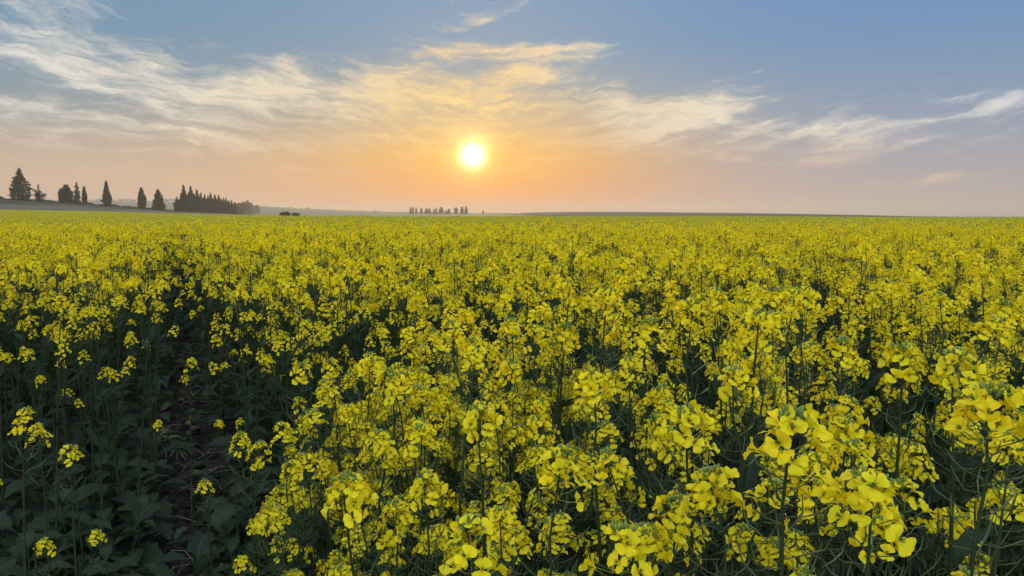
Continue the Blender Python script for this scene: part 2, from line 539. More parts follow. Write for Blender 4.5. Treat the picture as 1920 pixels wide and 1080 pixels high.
def flower(mb, pos, axis, size, rnd, lod):
    x, y, z = basis(axis, rnd.uniform(0, 6.28))
    pos = Vector(pos)
    close = rnd.choice([0.0, 0.05, 0.1, 0.2, 0.35, 0.7])
    if lod == 2:
        s = size * 1.0
        q = [(-s, -s * .25, 0), (0, -s, s * .25), (s, -.2 * s, 0), (s * .1, s, s * .25)]
        mb.add([pos + x * a + y * b + z * (c + size * .4) for a, b, c in q], [(0, 1, 2), (0, 2, 3)], M_PETAL)
        return
    for k in range(4):
        ang = k * PI / 2 + rnd.uniform(-0.16, 0.16) + (0.22 if k % 2 else -0.22)
        ca, sa = math.cos(ang), math.sin(ang)
        rad = x * ca + y * sa
        tan = y * ca - x * sa
        ps = size * rnd.uniform(0.88, 1.1)
        lift = close + rnd.uniform(-0.12, 0.14)
        tw = rnd.uniform(-0.3, 0.3)
        droop = rnd.uniform(-0.2, 0.14)
        if lod == 0:
            vs, fs = [], []
            for i, (r, h, w) in enumerate(ROWS):
                rr = r * (1 - 0.45 * lift)
                hh = h + lift * r * 0.9 + droop * r * r
                c = pos + rad * (rr * ps) + z * (hh * ps)
                for j, jj in enumerate((-1, 0, 1)):
                    wob = 0.05 * math.sin(k * 2.1 + i * 1.7 + jj)
                    notch = -0.05 if (jj == 0 and i == 5) else 0
                    vs.append(c + tan * (jj * w * ps) + z * (((jj * jj) * 0.10 * w + wob * r + tw * jj * w * r) * ps) + rad * (notch * ps))
            for i in range(5):
                for j in range(2):
                    a = i * 3 + j
                    fs.append((a, a + 1, a + 4, a + 3))
            mb.add(vs, fs, M_PETAL)
        else:
            vs = []
            for r, h, w, sgn in ((0.05, 0.1, 0, 0), (0.55, 0.46, 0.44, 1), (0.98, 0.44, 0.36, 1), (0.98, 0.44, 0.36, -1), (0.55, 0.46, 0.44, -1)):
                vs.append(pos + rad * (r * (1 - .45 * lift) * ps) + z * ((h + lift * r * .9 + droop * r * r + tw * sgn * w * r) * ps) + tan * (sgn * w * ps))
            mb.add(vs, [(0, 1, 2), (0, 2, 3), (0, 3, 4)], M_PETAL)
    if lod == 0:   # stamens and style
        for k in range(4):
            a = k * 1.6 + 0.4
            e = pos + z * (size * 0.72) + (x * math.cos(a) + y * math.sin(a)) * size * 0.14
            tube(mb, [pos + z * size * 0.2, e], [size * 0.03, size * 0.06], 3, M_BUD)


def bud(mb, pos, axis, ln, rnd, lod, yellow=False):
    x, y, z = basis(axis, 0)
    n = 5 if lod == 0 else 3
    rings = [(0.0, 0.10), (0.35, 0.27), (0.75, 0.24), (1.0, 0.05)] if lod == 0 else [(0, 0.15), (0.5, 0.28), (1, 0.05)]
    vs, fs = [], []
    for t, r in rings:
        for k in range(n):
            a = 2 * PI * k / n
            vs.append(Vector(pos) + z * (t * ln) + (x * math.cos(a) + y * math.sin(a)) * (r * ln))
    for i in range(len(rings) - 1):
        for k in range(n):
            k2 = (k + 1) % n
            fs.append((i * n + k, i * n + k2, (i + 1) * n + k2, (i + 1) * n + k))
    mb.add(vs, fs, M_PETAL if yellow else M_BUD)


def pod(mb, z0, az, ln, rnd, lod):
    out = Vector((math.cos(az), math.sin(az), 0))
    pe = rnd.uniform(0.012, 0.021)
    a = R(rnd.uniform(5, 30))
    p0 = Vector((0, 0, z0))
    p1 = p0 + (out * math.cos(a) + Vector((0, 0, 1)) * math.sin(a)) * pe
    a2 = R(rnd.uniform(15, 45))
    p2 = p1 + (out * math.cos(a2) + Vector((0, 0, 1)) * math.sin(a2)) * ln * 0.5
    a3 = R(rnd.uniform(45, 80))
    side = Vector((-out.y, out.x, 0)) * rnd.uniform(-0.3, 0.3)
    p3 = p2 + (out * math.cos(a3) + Vector((0, 0, 1)) * math.sin(a3) + side) * ln * 0.5
    if lod == 0:
        tube(mb, [p0, p1, p2, p3], [0.00055, 0.00065, 0.0011, 0.0003], 4, M_POD)
    else:
        tube(mb, [p0, p2, p3], [0.0007, 0.0011, 0.0004], 3, M_POD)


def head_parts(seed, lod):
    """a raceme standing on +Z: open flowers round the stalk, buds on top, young pods below"""
    rnd = random.Random(seed)
    L = rnd.uniform(0.115, 0.175)
    fl, bd, pd = MB(), MB(), MB()
    nf = rnd.randint(10, 16) if lod == 0 else rnd.randint(12, 19)
    if lod == 2:
        nf = 8
    bend = rnd.uniform(-0.01, 0.01)
    if lod < 2:
        tube(fl, [(0, 0, 0), (bend, 0, L * 0.5), (0, bend * .5, L)], [0.0019, 0.0016, 0.0009], 5 if lod == 0 else 3, M_STEM)
    f0 = rnd.uniform(0.56, 0.78)
    for i in range(nf):
        t = i / (nf - 1)
        z0 = L * (f0 + (0.98 - f0) * t) + rnd.uniform(-0.004, 0.004)
        az = i * 2.39996 + rnd.uniform(-0.35, 0.35)
        pe = (0.026 + (0.014 - 0.026) * t) * rnd.uniform(0.82, 1.15)
        pol = R(76 + (38 - 76) * t + rnd.uniform(-12, 12))
        d = Vector((math.sin(pol) * math.cos(az), math.sin(pol) * math.sin(az), math.cos(pol)))
        p0 = Vector((0, 0, z0))
        p1 = p0 + d * pe
        if lod == 0:
            tube(fl, [p0, p0 + (d + Vector((0, 0, -0.12))) * pe * .5, p1], [0.0005, 0.0005, 0.0007], 3, M_BUD)
        ax = d * rnd.uniform(0.7, 1.2) + Vector((0, 0, rnd.uniform(-0.1, 0.6))) + Vector((rnd.uniform(-.3, .3), rnd.uniform(-.3, .3), rnd.uniform(-.25, .3)))
        sz = rnd.uniform(0.0104, 0.0134) if lod == 0 else rnd.uniform(0.0096, 0.0124) * (1.0 if t < 0.8 else 0.85)
        flower(fl, p1, ax, sz * (1.08 if lod == 2 else 1.0), rnd, lod)
    nb = {0: 22, 1: 9, 2: 0}[lod]
    if lod == 2:
        bud(bd, (0, 0, L * 0.97), (0, 0, 1), 0.030, rnd, 2)
        for k in range(2):
            bud(bd, (0, 0, L * 0.97), (math.cos(k * 2 + seed), math.sin(k * 2 + seed), .8), 0.026, rnd, 2)
    for i in range(nb):
        t = (i + 0.5) / nb
        az = i * 2.39996
        pol = R(75 * math.sqrt(1 - t) + 5)
        d = Vector((math.sin(pol) * math.cos(az), math.sin(pol) * math.sin(az), math.cos(pol)))
        p = Vector((0, 0, L * 0.99)) + d * rnd.uniform(0.006, 0.013) + Vector((0, 0, 0.006))
        bud(bd, p, d + Vector((0, 0, 0.5)), rnd.uniform(0.005, 0.0085), rnd, lod, yellow=(t < 0.12))
    npod = {0: rnd.randint(12, 20), 1: 9, 2: 0}[lod]
    for i in range(npod):
        t = i / npod
        pod(pd, L * (t * (f0 + 0.02)) - 0.02 * (1 - t), i * 2.39996 + 1, (0.045 - 0.024 * t) * rnd.uniform(0.8, 1.2), rnd, lod)
    return fl, bd, pd, L


def leaf_mb(seed, big, lod):
    """a leaf growing from the origin along +X"""
    rnd = random.Random(seed)
    mb = MB()
    n = (10 if big else 8) if lod == 0 else 4
    cols = 5 if lod == 0 else 3
    pts = []
    x = z = 0.0
    a = R(rnd.uniform(30, 60)) if not big else R(rnd.uniform(15, 45))
    drop = R(rnd.uniform(60, 110)) if big else R(rnd.uniform(30, 85))
    vs, uv = [], []
    tw = rnd.uniform(-0.5, 0.5)
    ph = rnd.uniform(0, 6)
    for i in range(n + 1):
        t = i / n
        if big:
            if t < 0.25:
                w = 0.02 + 0.02 * (i % 2)
            else:
                q = (t - 0.25) / 0.75
                w = 0.26 * math.sin(PI * min(1, q * 0.97 + 0.06)) ** 0.65 * (0.86 + 0.18 * math.sin(i * 2.6 + ph))
        else:
            w = 0.145 * (math.sin(PI * min(1, 0.16 + t * 0.84)) ** 0.8) * (0.93 + 0.1 * math.sin(i * 2.2 + ph))
        if i == n:
            w = 0.012
        for j in range(cols):
            c = -1 + 2 * j / (cols - 1)
            wave = 0.022 * math.sin(i * 1.9 + c * 2 + ph) * abs(c)
            vs.append((x, c * w + tw * 0.05 * t, z + (abs(c) ** 1.5) * w * 0.34 + wave + tw * c * w * t * 0.6))
            uv.append((t, 0.5 + 0.5 * c))
        st = 1.0 / n
        x += math.cos(a) * st
        z += math.sin(a) * st
        a -= drop / n
    fs = []
    for i in range(n):
        for j in range(cols - 1):
            k = i * cols + j
            fs.append((k, k + 1, k + cols + 1, k + cols))
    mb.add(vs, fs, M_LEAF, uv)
    return mb


HEADS = {0: [head_parts(100 + i, 0) for i in range(9)], 1: [head_parts(200 + i, 1) for i in range(7)], 2: [head_parts(300 + i, 2) for i in range(5)]}
UPPER = {l: [leaf_mb(400 + i, False, l) for i in range(4)] for l in (0, 1)}
LOWER = {l: [leaf_mb(500 + i, True, l) for i in range(5)] for l in (0, 1)}


def bez(a, b, c, n):
    return [a.lerp(b, t).lerp(b.lerp(c, t), t) for t in [i / n for i in range(n + 1)]]


def plant_design(seed, lod, style='full'):
    """stem mesh data plus the placement of heads and leaves; the top of the main head sits near 1.2 m"""
    rnd = random.Random(seed)
    stem = MB()
    heads, leaves = [], []
    H = 1.06
    lean = Vector((rnd.uniform(-0.05, 0.05), rnd.uniform(-0.05, 0.05), 0))
    base = Vector((0, 0, -0.03))
    top = Vector((lean.x * 1.2, lean.y * 1.2, H))
    path = bez(base, Vector((lean.x * 0.2 + rnd.uniform(-.02, .02), lean.y * .2, H * .5)), top, 8)
    sides = {0: 6, 1: 4, 2: 3}[lod]
    if lod == 2:
        path = [path[3], path[8]]
        tube(stem, path, [0.004, 0.0025], 3, M_STEM)
    else:
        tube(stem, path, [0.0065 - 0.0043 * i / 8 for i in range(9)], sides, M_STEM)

    def at(t):
        k = t * 8
        i = min(7, int(k))
        return (Vector(full[i])).lerp(Vector(full[i + 1]), k - i)
    full = bez(base, Vector((lean.x * 0.2, lean.y * .2, H * .5)), top, 8)

    def head_at(p, d, sc):
        x, y, z = basis(d, rnd.uniform(0, 6.28))
        m = Matrix((x, y, z)).transposed().to_4x4()
        m.translation = p
        heads.append((rnd.randrange(len(HEADS[lod])), m @ Matrix.Scale(sc, 4)))
    if style != 'leafy':
        d = (full[8] - full[7]).normalized() + Vector((rnd.uniform(-.12, .12), rnd.uniform(-.12, .12), 0))
        head_at(top, d, rnd.uniform(0.98, 1.15))
    nb = {0: rnd.randint(4, 7), 1: rnd.randint(4, 6), 2: 8}[lod]
    if style == 'leafy':
        nb = 0
    if style == 'lowly':
        nb = 1
    for k in range(nb):
        t = 0.40 + 0.50 * (k + rnd.random() * .7) / nb
        p = at(t)
        az = k * 2.39996 + rnd.uniform(-0.4, 0.4)
        out = Vector((math.cos(az), math.sin(az), 0))
        r = rnd.uniform(0.075, 0.15) * (1.15 - 0.5 * (t - .4))
        zt = H - rnd.uniform(0.0, 0.5 if style == 'loose' else 0.18 if lod == 2 else 0.30) - 0.10 * (0.9 - t)
        zt = max(zt, p.z + 0.09)
        e = Vector((p.x, p.y, 0)) + out * r
        e.z = zt
        c = p + out * r * 0.95 + Vector((0, 0, (zt - p.z) * 0.30))
        pa = bez(p, c, e, {0: 6, 1: 3, 2: 1}[lod])
        rr = rnd.uniform(0.0022, 0.0030)
        tube(stem, pa, [rr + (0.0016 - rr) * i / (len(pa) - 1) for i in range(len(pa))], {0: 5, 1: 3, 2: 3}[lod], M_STEM)
        head_at(e, (pa[-1] - pa[-2]).normalized() + Vector((rnd.uniform(-.15, .15), rnd.uniform(-.15, .15), 0.3)), rnd.uniform(0.68, 1.0) * (0.88 if style == 'loose' else 1))
        if lod < 2:   # the narrow leaf under the branch
            m = Matrix.Translation(p) @ Matrix.Rotation(az, 4, 'Z') @ Matrix.Scale(rnd.uniform(0.07, 0.13), 4)
            leaves.append(('u', rnd.randrange(4), m))
    if lod < 2:
        for k in range({0: 6, 1: 4}[lod]):
            t = 0.10 + 0.36 * k / 6
            p = at(t)
            az = k * 2.39996 + rnd.uniform(0, 1)
            m = Matrix.Translation(p) @ Matrix.Rotation(az, 4, 'Z') @ Matrix.Scale(rnd.uniform(0.15, 0.26) * (1.15 - t), 4)
            leaves.append(('l', rnd.randrange(5), m))
        if style == 'leafy':
            for k in range(4):
                t = 0.35 + 0.6 * k / 5
                m = Matrix.Translation(at(t)) @ Matrix.Rotation(k * 2.4 + 1, 4, 'Z') @ Matrix.Scale(rnd.uniform(0.16, 0.24), 4)
                leaves.append(('l', rnd.randrange(5), m))
    else:
        for k in range(3):
            p = at(0.45 + 0.12 * k)
            m = Matrix.Translation(p) @ Matrix.Rotation(k * 2.4, 4, 'Z') @ Matrix.Scale(0.2, 4)
            leaves.append(('l', rnd.randrange(5), m))
    return stem, heads, leaves


def joined(design, lod):
    stem, heads, leaves = design
    mb = MB()
    mb.join(stem, Matrix.Identity(4))
    for k, m in heads:
        for part in HEADS[lod][k][:3]:
            mb.join(part, m)
    for typ, k, m in leaves:
        mb.join((LOWER if typ == 'l' else UPPER)[min(lod, 1)][k], m)
    return mb


# meshes shared by the near plants
HEAD_ME = [tuple(p.mesh(n) for p, n in zip(h[:3], ('flower_head', 'bud_cluster', 'seed_pods'))) for h in HEADS[0]]
LEAF_ME = {'u': [m.mesh('leaf') for m in UPPER[0]], 'l': [m.mesh('leaf') for m in LOWER[0]]}
HEAD1_ME = []
for h in HEADS[1]:
    mb = MB()
    for p in h[:3]:
        mb.join(p, Matrix.Identity(4))
    HEAD1_ME.append(mb.mesh('flower_head'))


def plant_proto(seed, style='full', near=True):
    """one rapeseed plant with its parts; the copies are made from it"""
    lod = 0 if near else 1
    stem, heads, leaves = plant_design(seed, lod, style)
    root = bpy.data.objects.new('rapeseed_plant', None)
    root.empty_display_size = 0.05
    COL.objects.link(root)
    if near:
        link('stem', stem.mesh('stem'), root)
        for k, m in heads:
            fh = link('flower_head', HEAD_ME[k][0], root, m)
            link('bud_cluster', HEAD_ME[k][1], fh)
            link('seed_pods', HEAD_ME[k][2], fh)
        for typ, k, m in leaves:
            link('leaf', LEAF_ME[typ][k], root, m)
    else:
        link('stem', stem.mesh('stem'), root)
        fo = MB()
        for typ, k, m in leaves:
            fo.join((LOWER if typ == 'l' else UPPER)[1][k], m)
        link('foliage', fo.mesh('foliage'), root)
        for k, m in heads:
            link('flower_head', HEAD1_ME[k], root, m)
    k, m = heads[0] if heads else (0, Matrix.Translation((0, 0, 1.06)))
    hl = HEADS[lod][k][3]
    mid = m @ Vector((0, 0, hl * 0.78))
    return root, mid


CHILDREN = {}


def kids(o):
    if o.name not in CHILDREN:
        CHILDREN[o.name] = list(o.children)
    return CHILDREN[o.name]


def dup(root):
    r = root.copy()
    COL.objects.link(r)
    for ch in kids(root):
        c = ch.copy()
        COL.objects.link(c)
        c.parent = r
        for g in kids(ch):
            d = g.copy()
            COL.objects.link(d)
            d.parent = c
    return r


# ------------------------------------------------------------------ terrain
def px_of(az):
    return 960 + F * np.tan(np.clip(az, R(-48), R(48)))


def terrain(x, y):
    """height of the ground; the crests lie where the photograph shows the skyline of each field"""
    x = np.asarray(x, float)
    y = np.asarray(y, float)
    r = np.hypot(x, y)
    az = np.arctan2(x, y)
    azc = np.clip(az, R(-48), R(48))
    px = px_of(az)
    D = np.maximum(r * np.cos(azc), 0.01)           # forward distance
    I = np.interp
    Yf = I(px, [-600, 0, 180, 330, 500, 600, 760, 900, 1100, 1300, 1500, 1700, 1920, 2500], [391, 392.5, 395.5, 400, 403.5, 405.5, 405.5, 405, 404.8, 404.8, 405.3, 406.7, 407, 408])
    Df = I(px, [-600, 0, 600, 1000, 1920, 2500], [150, 150, 170, 170, 120, 110])
    zf = CAM_Z + Df * (EYE - Yf) / F - 1.36
    Yc = I(px, [-600, 0, 40, 125, 202, 267, 330, 480, 560, 760, 960, 1920, 2500], [368, 374, 376.5, 381, 387, 391, 396, 403, 406, 407, 408, 412, 412])
    Dc = I(px, [-600, 0, 330, 480, 760, 1920, 2500], [270, 280, 330, 420, 330, 260, 260])
    zc = CAM_Z + Dc * (EYE - Yc) / F
    Dm = I(px, [-600, 400, 760, 906, 1000, 1300, 1920, 2500], [900, 900, 1100, 1050, 420, 380, 330, 330])
    Ym = I(px, [-600, 200, 480, 760, 906, 1000, 1300, 1600, 1920, 2500], [392, 396, 400.5, 400.7, 400.8, 403.5, 405.5, 408, 414, 416])
    zm = CAM_Z + Dm * (EYE - Ym) / F
    Dh = I(px, [-600, 0, 480, 770, 900, 980, 1920, 2500], [2000, 2000, 2000, 1900, 1500, 620, 560, 560])
    Yh = I(px, [-600, 0, 160, 330, 480, 560, 650, 720, 770, 900, 960, 1020, 1100, 1200, 1400, 1600, 1680, 1920, 2500],
           [374, 374, 377.5, 379.5, 386, 391, 394.8, 397, 397.6, 399.4, 399.4, 398.0, 397.2, 397.6, 399.6, 402.8, 404.8, 410, 416])
    zh = CAM_Z + Dh * (EYE - Yh) / F
    ds = [0 * px, 20 + 0 * px, Df, Df + 14, Dc, Dc + 60, Dm, Dh, Dh + 500, 9000 + 0 * px]
    zs = [0 * px, 0 * px, zf, zf - 0.6, zc, np.minimum(zc - 3.0, zm - 1), zm, zh, zh * 0 - 6, 0 * px - 10]
    out = np.zeros_like(D)
    for i in range(len(ds) - 1):
        a, b = ds[i], ds[i + 1]
        t = np.clip((D - a) / np.maximum(b - a, 1e-3), 0, 1)
        if i in (1, 3, 6):
            t = t * t * (3 - 2 * t) if i != 1 else t ** np.where(px > 700, 0.75, 1.4)
        seg = zs[i] + (zs[i + 1] - zs[i]) * t
        out = np.where((D >= a) & (D <= b), seg, out)
    out = np.where(D > 9000, -10, out)
    return out, D, px, Df, Dc, Dm, Dh


def hz(x, y):
    return float(terrain(np.array([x]), np.array([y]))[0][0])


def build_ground():
    front = np.concatenate([np.linspace(-50, 50, 261)])
    back = np.linspace(50, 310, 61)[1:-1]
    ang = np.radians(np.concatenate([front, back]))
    rad = np.concatenate([np.linspace(0.4, 12, 30), np.geomspace(13, 100, 26), np.linspace(104, 520, 120), np.geomspace(530, 2700, 70), np.geomspace(2800, 4200, 5)])
    A, Rr = np.meshgrid(ang, rad)
    x = Rr * np.sin(A)
    y = Rr * np.cos(A)
    z, D, px, Df, Dc, Dm, Dh = terrain(x, y)
    rng = np.random.default_rng(4)
    z = z + np.where(Rr < 13, rng.uniform(-0.012, 0.012, z.shape), 0)
    nr, na = A.shape
    v = np.stack([x, y, z], -1).reshape(-1, 3)
    v = np.vstack([v, [[0, 0, 0]]])
    faces, mi = [], []
    for i in range(nr - 1):
        for j in range(na):
            j2 = (j + 1) % na
            faces.append((i * na + j, (i + 1) * na + j, (i + 1) * na + j2, i * na + j2))
            d, p = D[i, j], px[i, j]
            fr = abs(math.remainder(ang[j], 2 * PI)) < R(51)
            if d < Df[i, j] + 4 or not fr:
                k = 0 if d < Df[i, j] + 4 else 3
            elif d < Dc[i, j] - 48 and p < 560:
                k = 1
            elif d < Dc[i, j] + 70 and p < 560:
                k = 2
            elif p > 940 - (d > Dm[i, j]) * 10 and d > Dm[i, j] - 40:
                k = 5
            elif d < Dm[i, j]:
                k = 3
            else:
                k = 4
            mi.append(k)
    c = len(v) - 1
    for j in range(na):
        faces.append((c, j, (j + 1) % na))
        mi.append(0)
    me = bpy.data.meshes.new('ground')
    me.from_pydata(v.tolist(), [], faces)
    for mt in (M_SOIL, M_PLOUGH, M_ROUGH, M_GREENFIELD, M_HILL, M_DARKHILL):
        me.materials.append(mt)
    me.polygons.foreach_set('material_index', mi)
    me.polygons.foreach_set('use_smooth', [True] * len(faces))
    me.update()
    o = link('ground', me)
    tag(o, kind='structure')


build_ground()

# ------------------------------------------------------------------ where rapeseed grows
def wob(a, s=1.0):
    return 0.6 * math.sin(a * 3.1 * s + 1.0) + 0.4 * math.sin(a * 7.3 * s + 2.0)


def bare(x, y):
    """the bare strip where the crop is missing, running away to the left"""
    if y < 2.1 and x < -(0.30 + 0.22 * (y - 0.8)) + 0.04 * wob(y * 2):
        return True
    if 2.0 < y < 2.85 + 0.15 * wob(x * 1.5) and x < -0.36 - 0.05 * wob(y * 3):
        return True
    half = 0.23 - 0.014 * y if y < 11 else 0.08
    if 2.5 < y < 15 and abs(x + 0.462 * y + 0.07 * wob(y * .9)) < half:
        return True
    return False


def ray_point(px, py, depth):
    d = Vector(((px - 960) / F, 1.0, (540 - py) / F))
    c, s = math.cos(PITCH), math.sin(PITCH)
    return Vector((d.x * depth, (d.y * c + d.z * s) * depth, CAM_Z + (d.z * c - d.y * s) * depth))


def project(x, y, z):
    z -= CAM_Z
    c, s = math.cos(PITCH), math.sin(PITCH)
    dep = y * c - z * s
    v = y * s + z * c
    if dep < 0.05:
        return None
    return 960 + F * x / dep, 540 - F * v / dep, dep


near_protos = [plant_proto(1000 + i) for i in range(10)]
far_protos = [plant_proto(2000 + i, near=False) for i in range(10)]
loose_protos = [plant_proto(2500 + i, 'loose', near=False) for i in range(8)]
low_protos = [plant_proto(3000 + i, 'lowly') for i in range(3)]
leafy_protos = [plant_proto(3100 + i, 'leafy') for i in range(2)]
USED = set()


def place(proto, x, y, scale, rz, label, group, tilt=(0, 0)):
    root, mid = proto
    if root.name in USED:
        o = dup(root)
    else:
        o = root
        kids(root)
        for ch in kids(root):
            kids(ch)
        USED.add(root.name)
    o.location = (x, y, hz(x, y))
    o.scale = (scale,) * 3
    o.rotation_euler = (tilt[0], tilt[1], rz)
    tag(o, label, 'rapeseed plant', group)
    return o


rnd = random.Random(77)
taken = []
N_IND = 0
# plants the photograph shows singly: picture place of the main flower head, distance, label
G_FRONT = 'rapeseed plants at the front of the crop'
HEROES = [
    (1480, 868, 0.66, 'tall rapeseed plant with large open flowers and thick bare stem, near lower right corner'),
    (1625, 985, 0.62, 'large-flowered rapeseed plant cut by the bottom edge, lower right'),
    (1850, 815, 0.68, 'rapeseed plant with the widest yellow flower mass at the right edge'),
    (1050, 930, 0.86, 'rapeseed plant with tall yellow head topped by pale buds, bottom centre'),
    (655, 962, 0.90, 'rapeseed plant with ring of separate yellow flowers round green buds, bottom left of centre'),
    (1290, 832, 0.95, 'rapeseed plant with sparse bright flowers and long thin pods, right of bottom centre'),
    (1265, 985, 0.90, 'low rapeseed plant with green bud tuft above few flowers, bottom right of centre'),
    (1150, 915, 0.98, 'slim rapeseed plant with drooping flowers beside the tall bottom centre one'),
    (885, 1078, 0.66, 'rapeseed plant with only its bud tip above the bottom edge, left of centre'),
    (1165, 1062, 0.74, 'rapeseed plant with dense round flower head on the bottom edge, centre'),
    (1115, 752, 1.12, 'rapeseed plant with a broad round bouquet of flowers in the front crop centre'),
    (900, 815, 1.05, 'rapeseed plant with wide loose flower head left of the round bouquet'),
    (1062, 565, 1.75, 'tallest rapeseed plant, its head rising on a straight dark stem above centre'),
    (1505, 590, 1.65, 'tall rapeseed plant with long leaning dark stem, right of centre'),
    (1215, 652, 1.40, 'rapeseed plant with full head on slanting stem between the two tall ones'),
    (565, 712, 1.85, 'outermost rapeseed plant at the left corner of the front crop'),
    (622, 700, 1.90, 'rapeseed plant just inside the left corner of the front crop'),
    (745, 745, 1.5, 'bushy bright rapeseed plant on the left flank of the front crop'),
    (530, 830, 1.6, 'rapeseed plant leaning out over the bare earth from the front crop'),
    (850, 640, 1.75, 'rapeseed plant with broad pale head behind the left flank of the front crop'),
    (1690, 705, 1.10, 'rapeseed plant with green-tipped heads above the lower right flowers'),
    (1790, 720, 1.00, 'rapeseed plant with dense head left of the widest mass at right edge'),
    (1380, 740, 1.15, 'rapeseed plant with stacked flowers right of the round bouquet'),
    (1345, 590, 1.75, 'rapeseed plant with flat-topped head between the two tallest stems'),
    (505, 985, 1.35, 'low straggling rapeseed plant at the foot of the front crop, beside bare earth'),
    (692, 708, 1.75, 'rapeseed plant with upright head third in from the left corner of the front crop'),
    (655, 792, 1.6, 'rapeseed plant with crowded yellow heads on the left edge, above the ringed green bud one'),
    (592, 806, 1.62, 'rapeseed plant with many small heads on the left edge of the front crop'),
    (548, 905, 1.45, 'rapeseed plant with low loose heads near the foot of the left edge'),
    (712, 850, 1.3, 'rapeseed plant with spread heads behind the ringed green bud one'),
    (790, 845, 1.2, 'rapeseed plant with leaning heads left of the wide loose head'),
    (800, 940, 1.02, 'short rapeseed plant with scattered flowers deep in the front crop'),
]
for i, (px, py, dep, lab) in enumerate(HEROES):
    P = ray_point(px, py, dep)
    proto = near_protos[(i * 3) % 10]
    mid = proto[1]
    s = P.z / mid.z
    rz = rnd.uniform(0, 6.28)
    off = Matrix.Rotation(rz, 3, 'Z') @ Vector((mid.x, mid.y, 0)) * s
    place(proto, P.x - off.x, P.y - off.y, s, rz, lab, G_FRONT)
    taken.append((P.x - off.x, P.y - off.y))
    N_IND += 1

# low plants standing alone on the bare earth at the left
G_STRIP = 'small plants on the bare earth'
STRIP = [
    ('low', 78, 822, 1.75, 'short rapeseed plant with one small flower cluster alone at left'),
    ('low', 125, 872, 1.70, 'short rapeseed plant carrying mostly green buds, lower left'),
    ('low', 8, 812, 1.55, 'short flowering rapeseed plant cut by the left edge'),
    ('leafy', 385, 800, 2.35, 'leafy flowerless rapeseed plant with broad blue-green leaves on the bare earth'),
    ('leafy', 62, 950, 1.45, 'leafy plant with green bud tip in the lower left corner'),
    ('low', 460, 853, 1.60, 'thin rapeseed plant with single round flower cluster beside the front crop'),
    ('low', 348, 690, 2.75, 'short flowering rapeseed plant at the mouth of the bare strip'),
    ('leafy', 640, 690, 2.4, 'leafy plant in the dark gap behind the front crop'),
    ('leafy', 190, 900, 2.3, 'leafy plant without flowers left of the bare soil'),
    ('leafy', 30, 1010, 1.9, 'leafy plant with drooping leaves at the very bottom left'),
    ('leafy', 140, 800, 2.7, 'leafy plant without flowers below the left stand, near left edge'),
    ('leafy', 440, 800, 2.7, 'leafy plant with the broadest pale leaf, right of the bare soil'),
    ('leafy', 40, 860, 2.3, 'leafy plant without flowers at the left edge, under the flower cluster'),
    ('leafy', 470, 930, 2.0, 'leafy plant at the right rim of the bare soil'),
    ('leafy', 250, 810, 2.9, 'leafy plant in the shade at the far end of the bare soil'),
    ('low', 560, 625, 2.6, 'rapeseed plant with small stacked flowers in front of the dark gap'),
]
for i, (st, px, py, dep, lab) in enumerate(STRIP):
    P = ray_point(px, py, dep)
    proto = (low_protos if st == 'low' else leafy_protos)[i % (3 if st == 'low' else 2)]
    mid = proto[1]
    s = max(0.25, P.z / mid.z)
    place(proto, P.x, P.y, s, rnd.uniform(0, 6.28), lab, G_STRIP)
    taken.append((P.x, P.y))
    N_IND += 1

# the crop: a jittered grid
def crop_points(y0, y1, step, margin, rnd):
    y = y0
    while y < y1:
        xm = 0.72 * y + margin
        x = -xm + rnd.uniform(0, step)
        while x < xm:
            yield x + rnd.uniform(-.42, .42) * step, y + rnd.uniform(-.42, .42) * step
            x += step
        y += step


cand = []
for x, y in crop_points(0.25, 14.0, 0.185, 1.3, rnd):
    d = math.hypot(x, y)
    if d < 0.62 or bare(x, y):
        continue
    if d < 2.6 and any((x - a) ** 2 + (y - b) ** 2 < 0.011 for a, b in taken):
        continue
    clump = noise.noise((x * 1.7, y * 1.7, 3.0)) + 0.6 * noise.noise((x * 3.9, y * 3.9, 8.0))
    if d < 6 and rnd.random() < (0.62 if clump < -0.28 else 0.25 if clump < -0.05 else 0.04):
        continue
    sc = min(1.07, rnd.gauss(0.985, 0.045) + 0.05 * clump)
    if d < 1.25:
        if rnd.random() < 0.46:
            continue
        sc = min(sc, 0.97) * rnd.uniform(0.82, 1.0)
    if rnd.random() < 0.05 and d > 3:
        sc += 0.07
    q = project(x, y, 1.12 * sc)
    vis = q is not None and -20 < q[0] < 1940 and q[1] < 1120
    cand.append((d, x, y, sc, vis))
for i in range(46):      # the thick left flank of the front crop
    y = rnd.uniform(1.3, 2.15)
    x = -(0.27 + 0.22 * (y - 0.8)) + rnd.uniform(0, 0.75) ** 1.4
    cand.append((math.hypot(x, y), x, y, rnd.uniform(0.86, 1.0), True))
def flank(x, y, sc):      # the crop is lower along its open left edge
    if y < 2.5 and x < -0.06:
        e = 0.30 + 0.22 * max(0, y - 0.8)
        sc *= 0.80 + 0.20 * max(0.0, min(1.0, 1 - (-x - 0.06) / max(.05, e - 0.06)))
    return sc


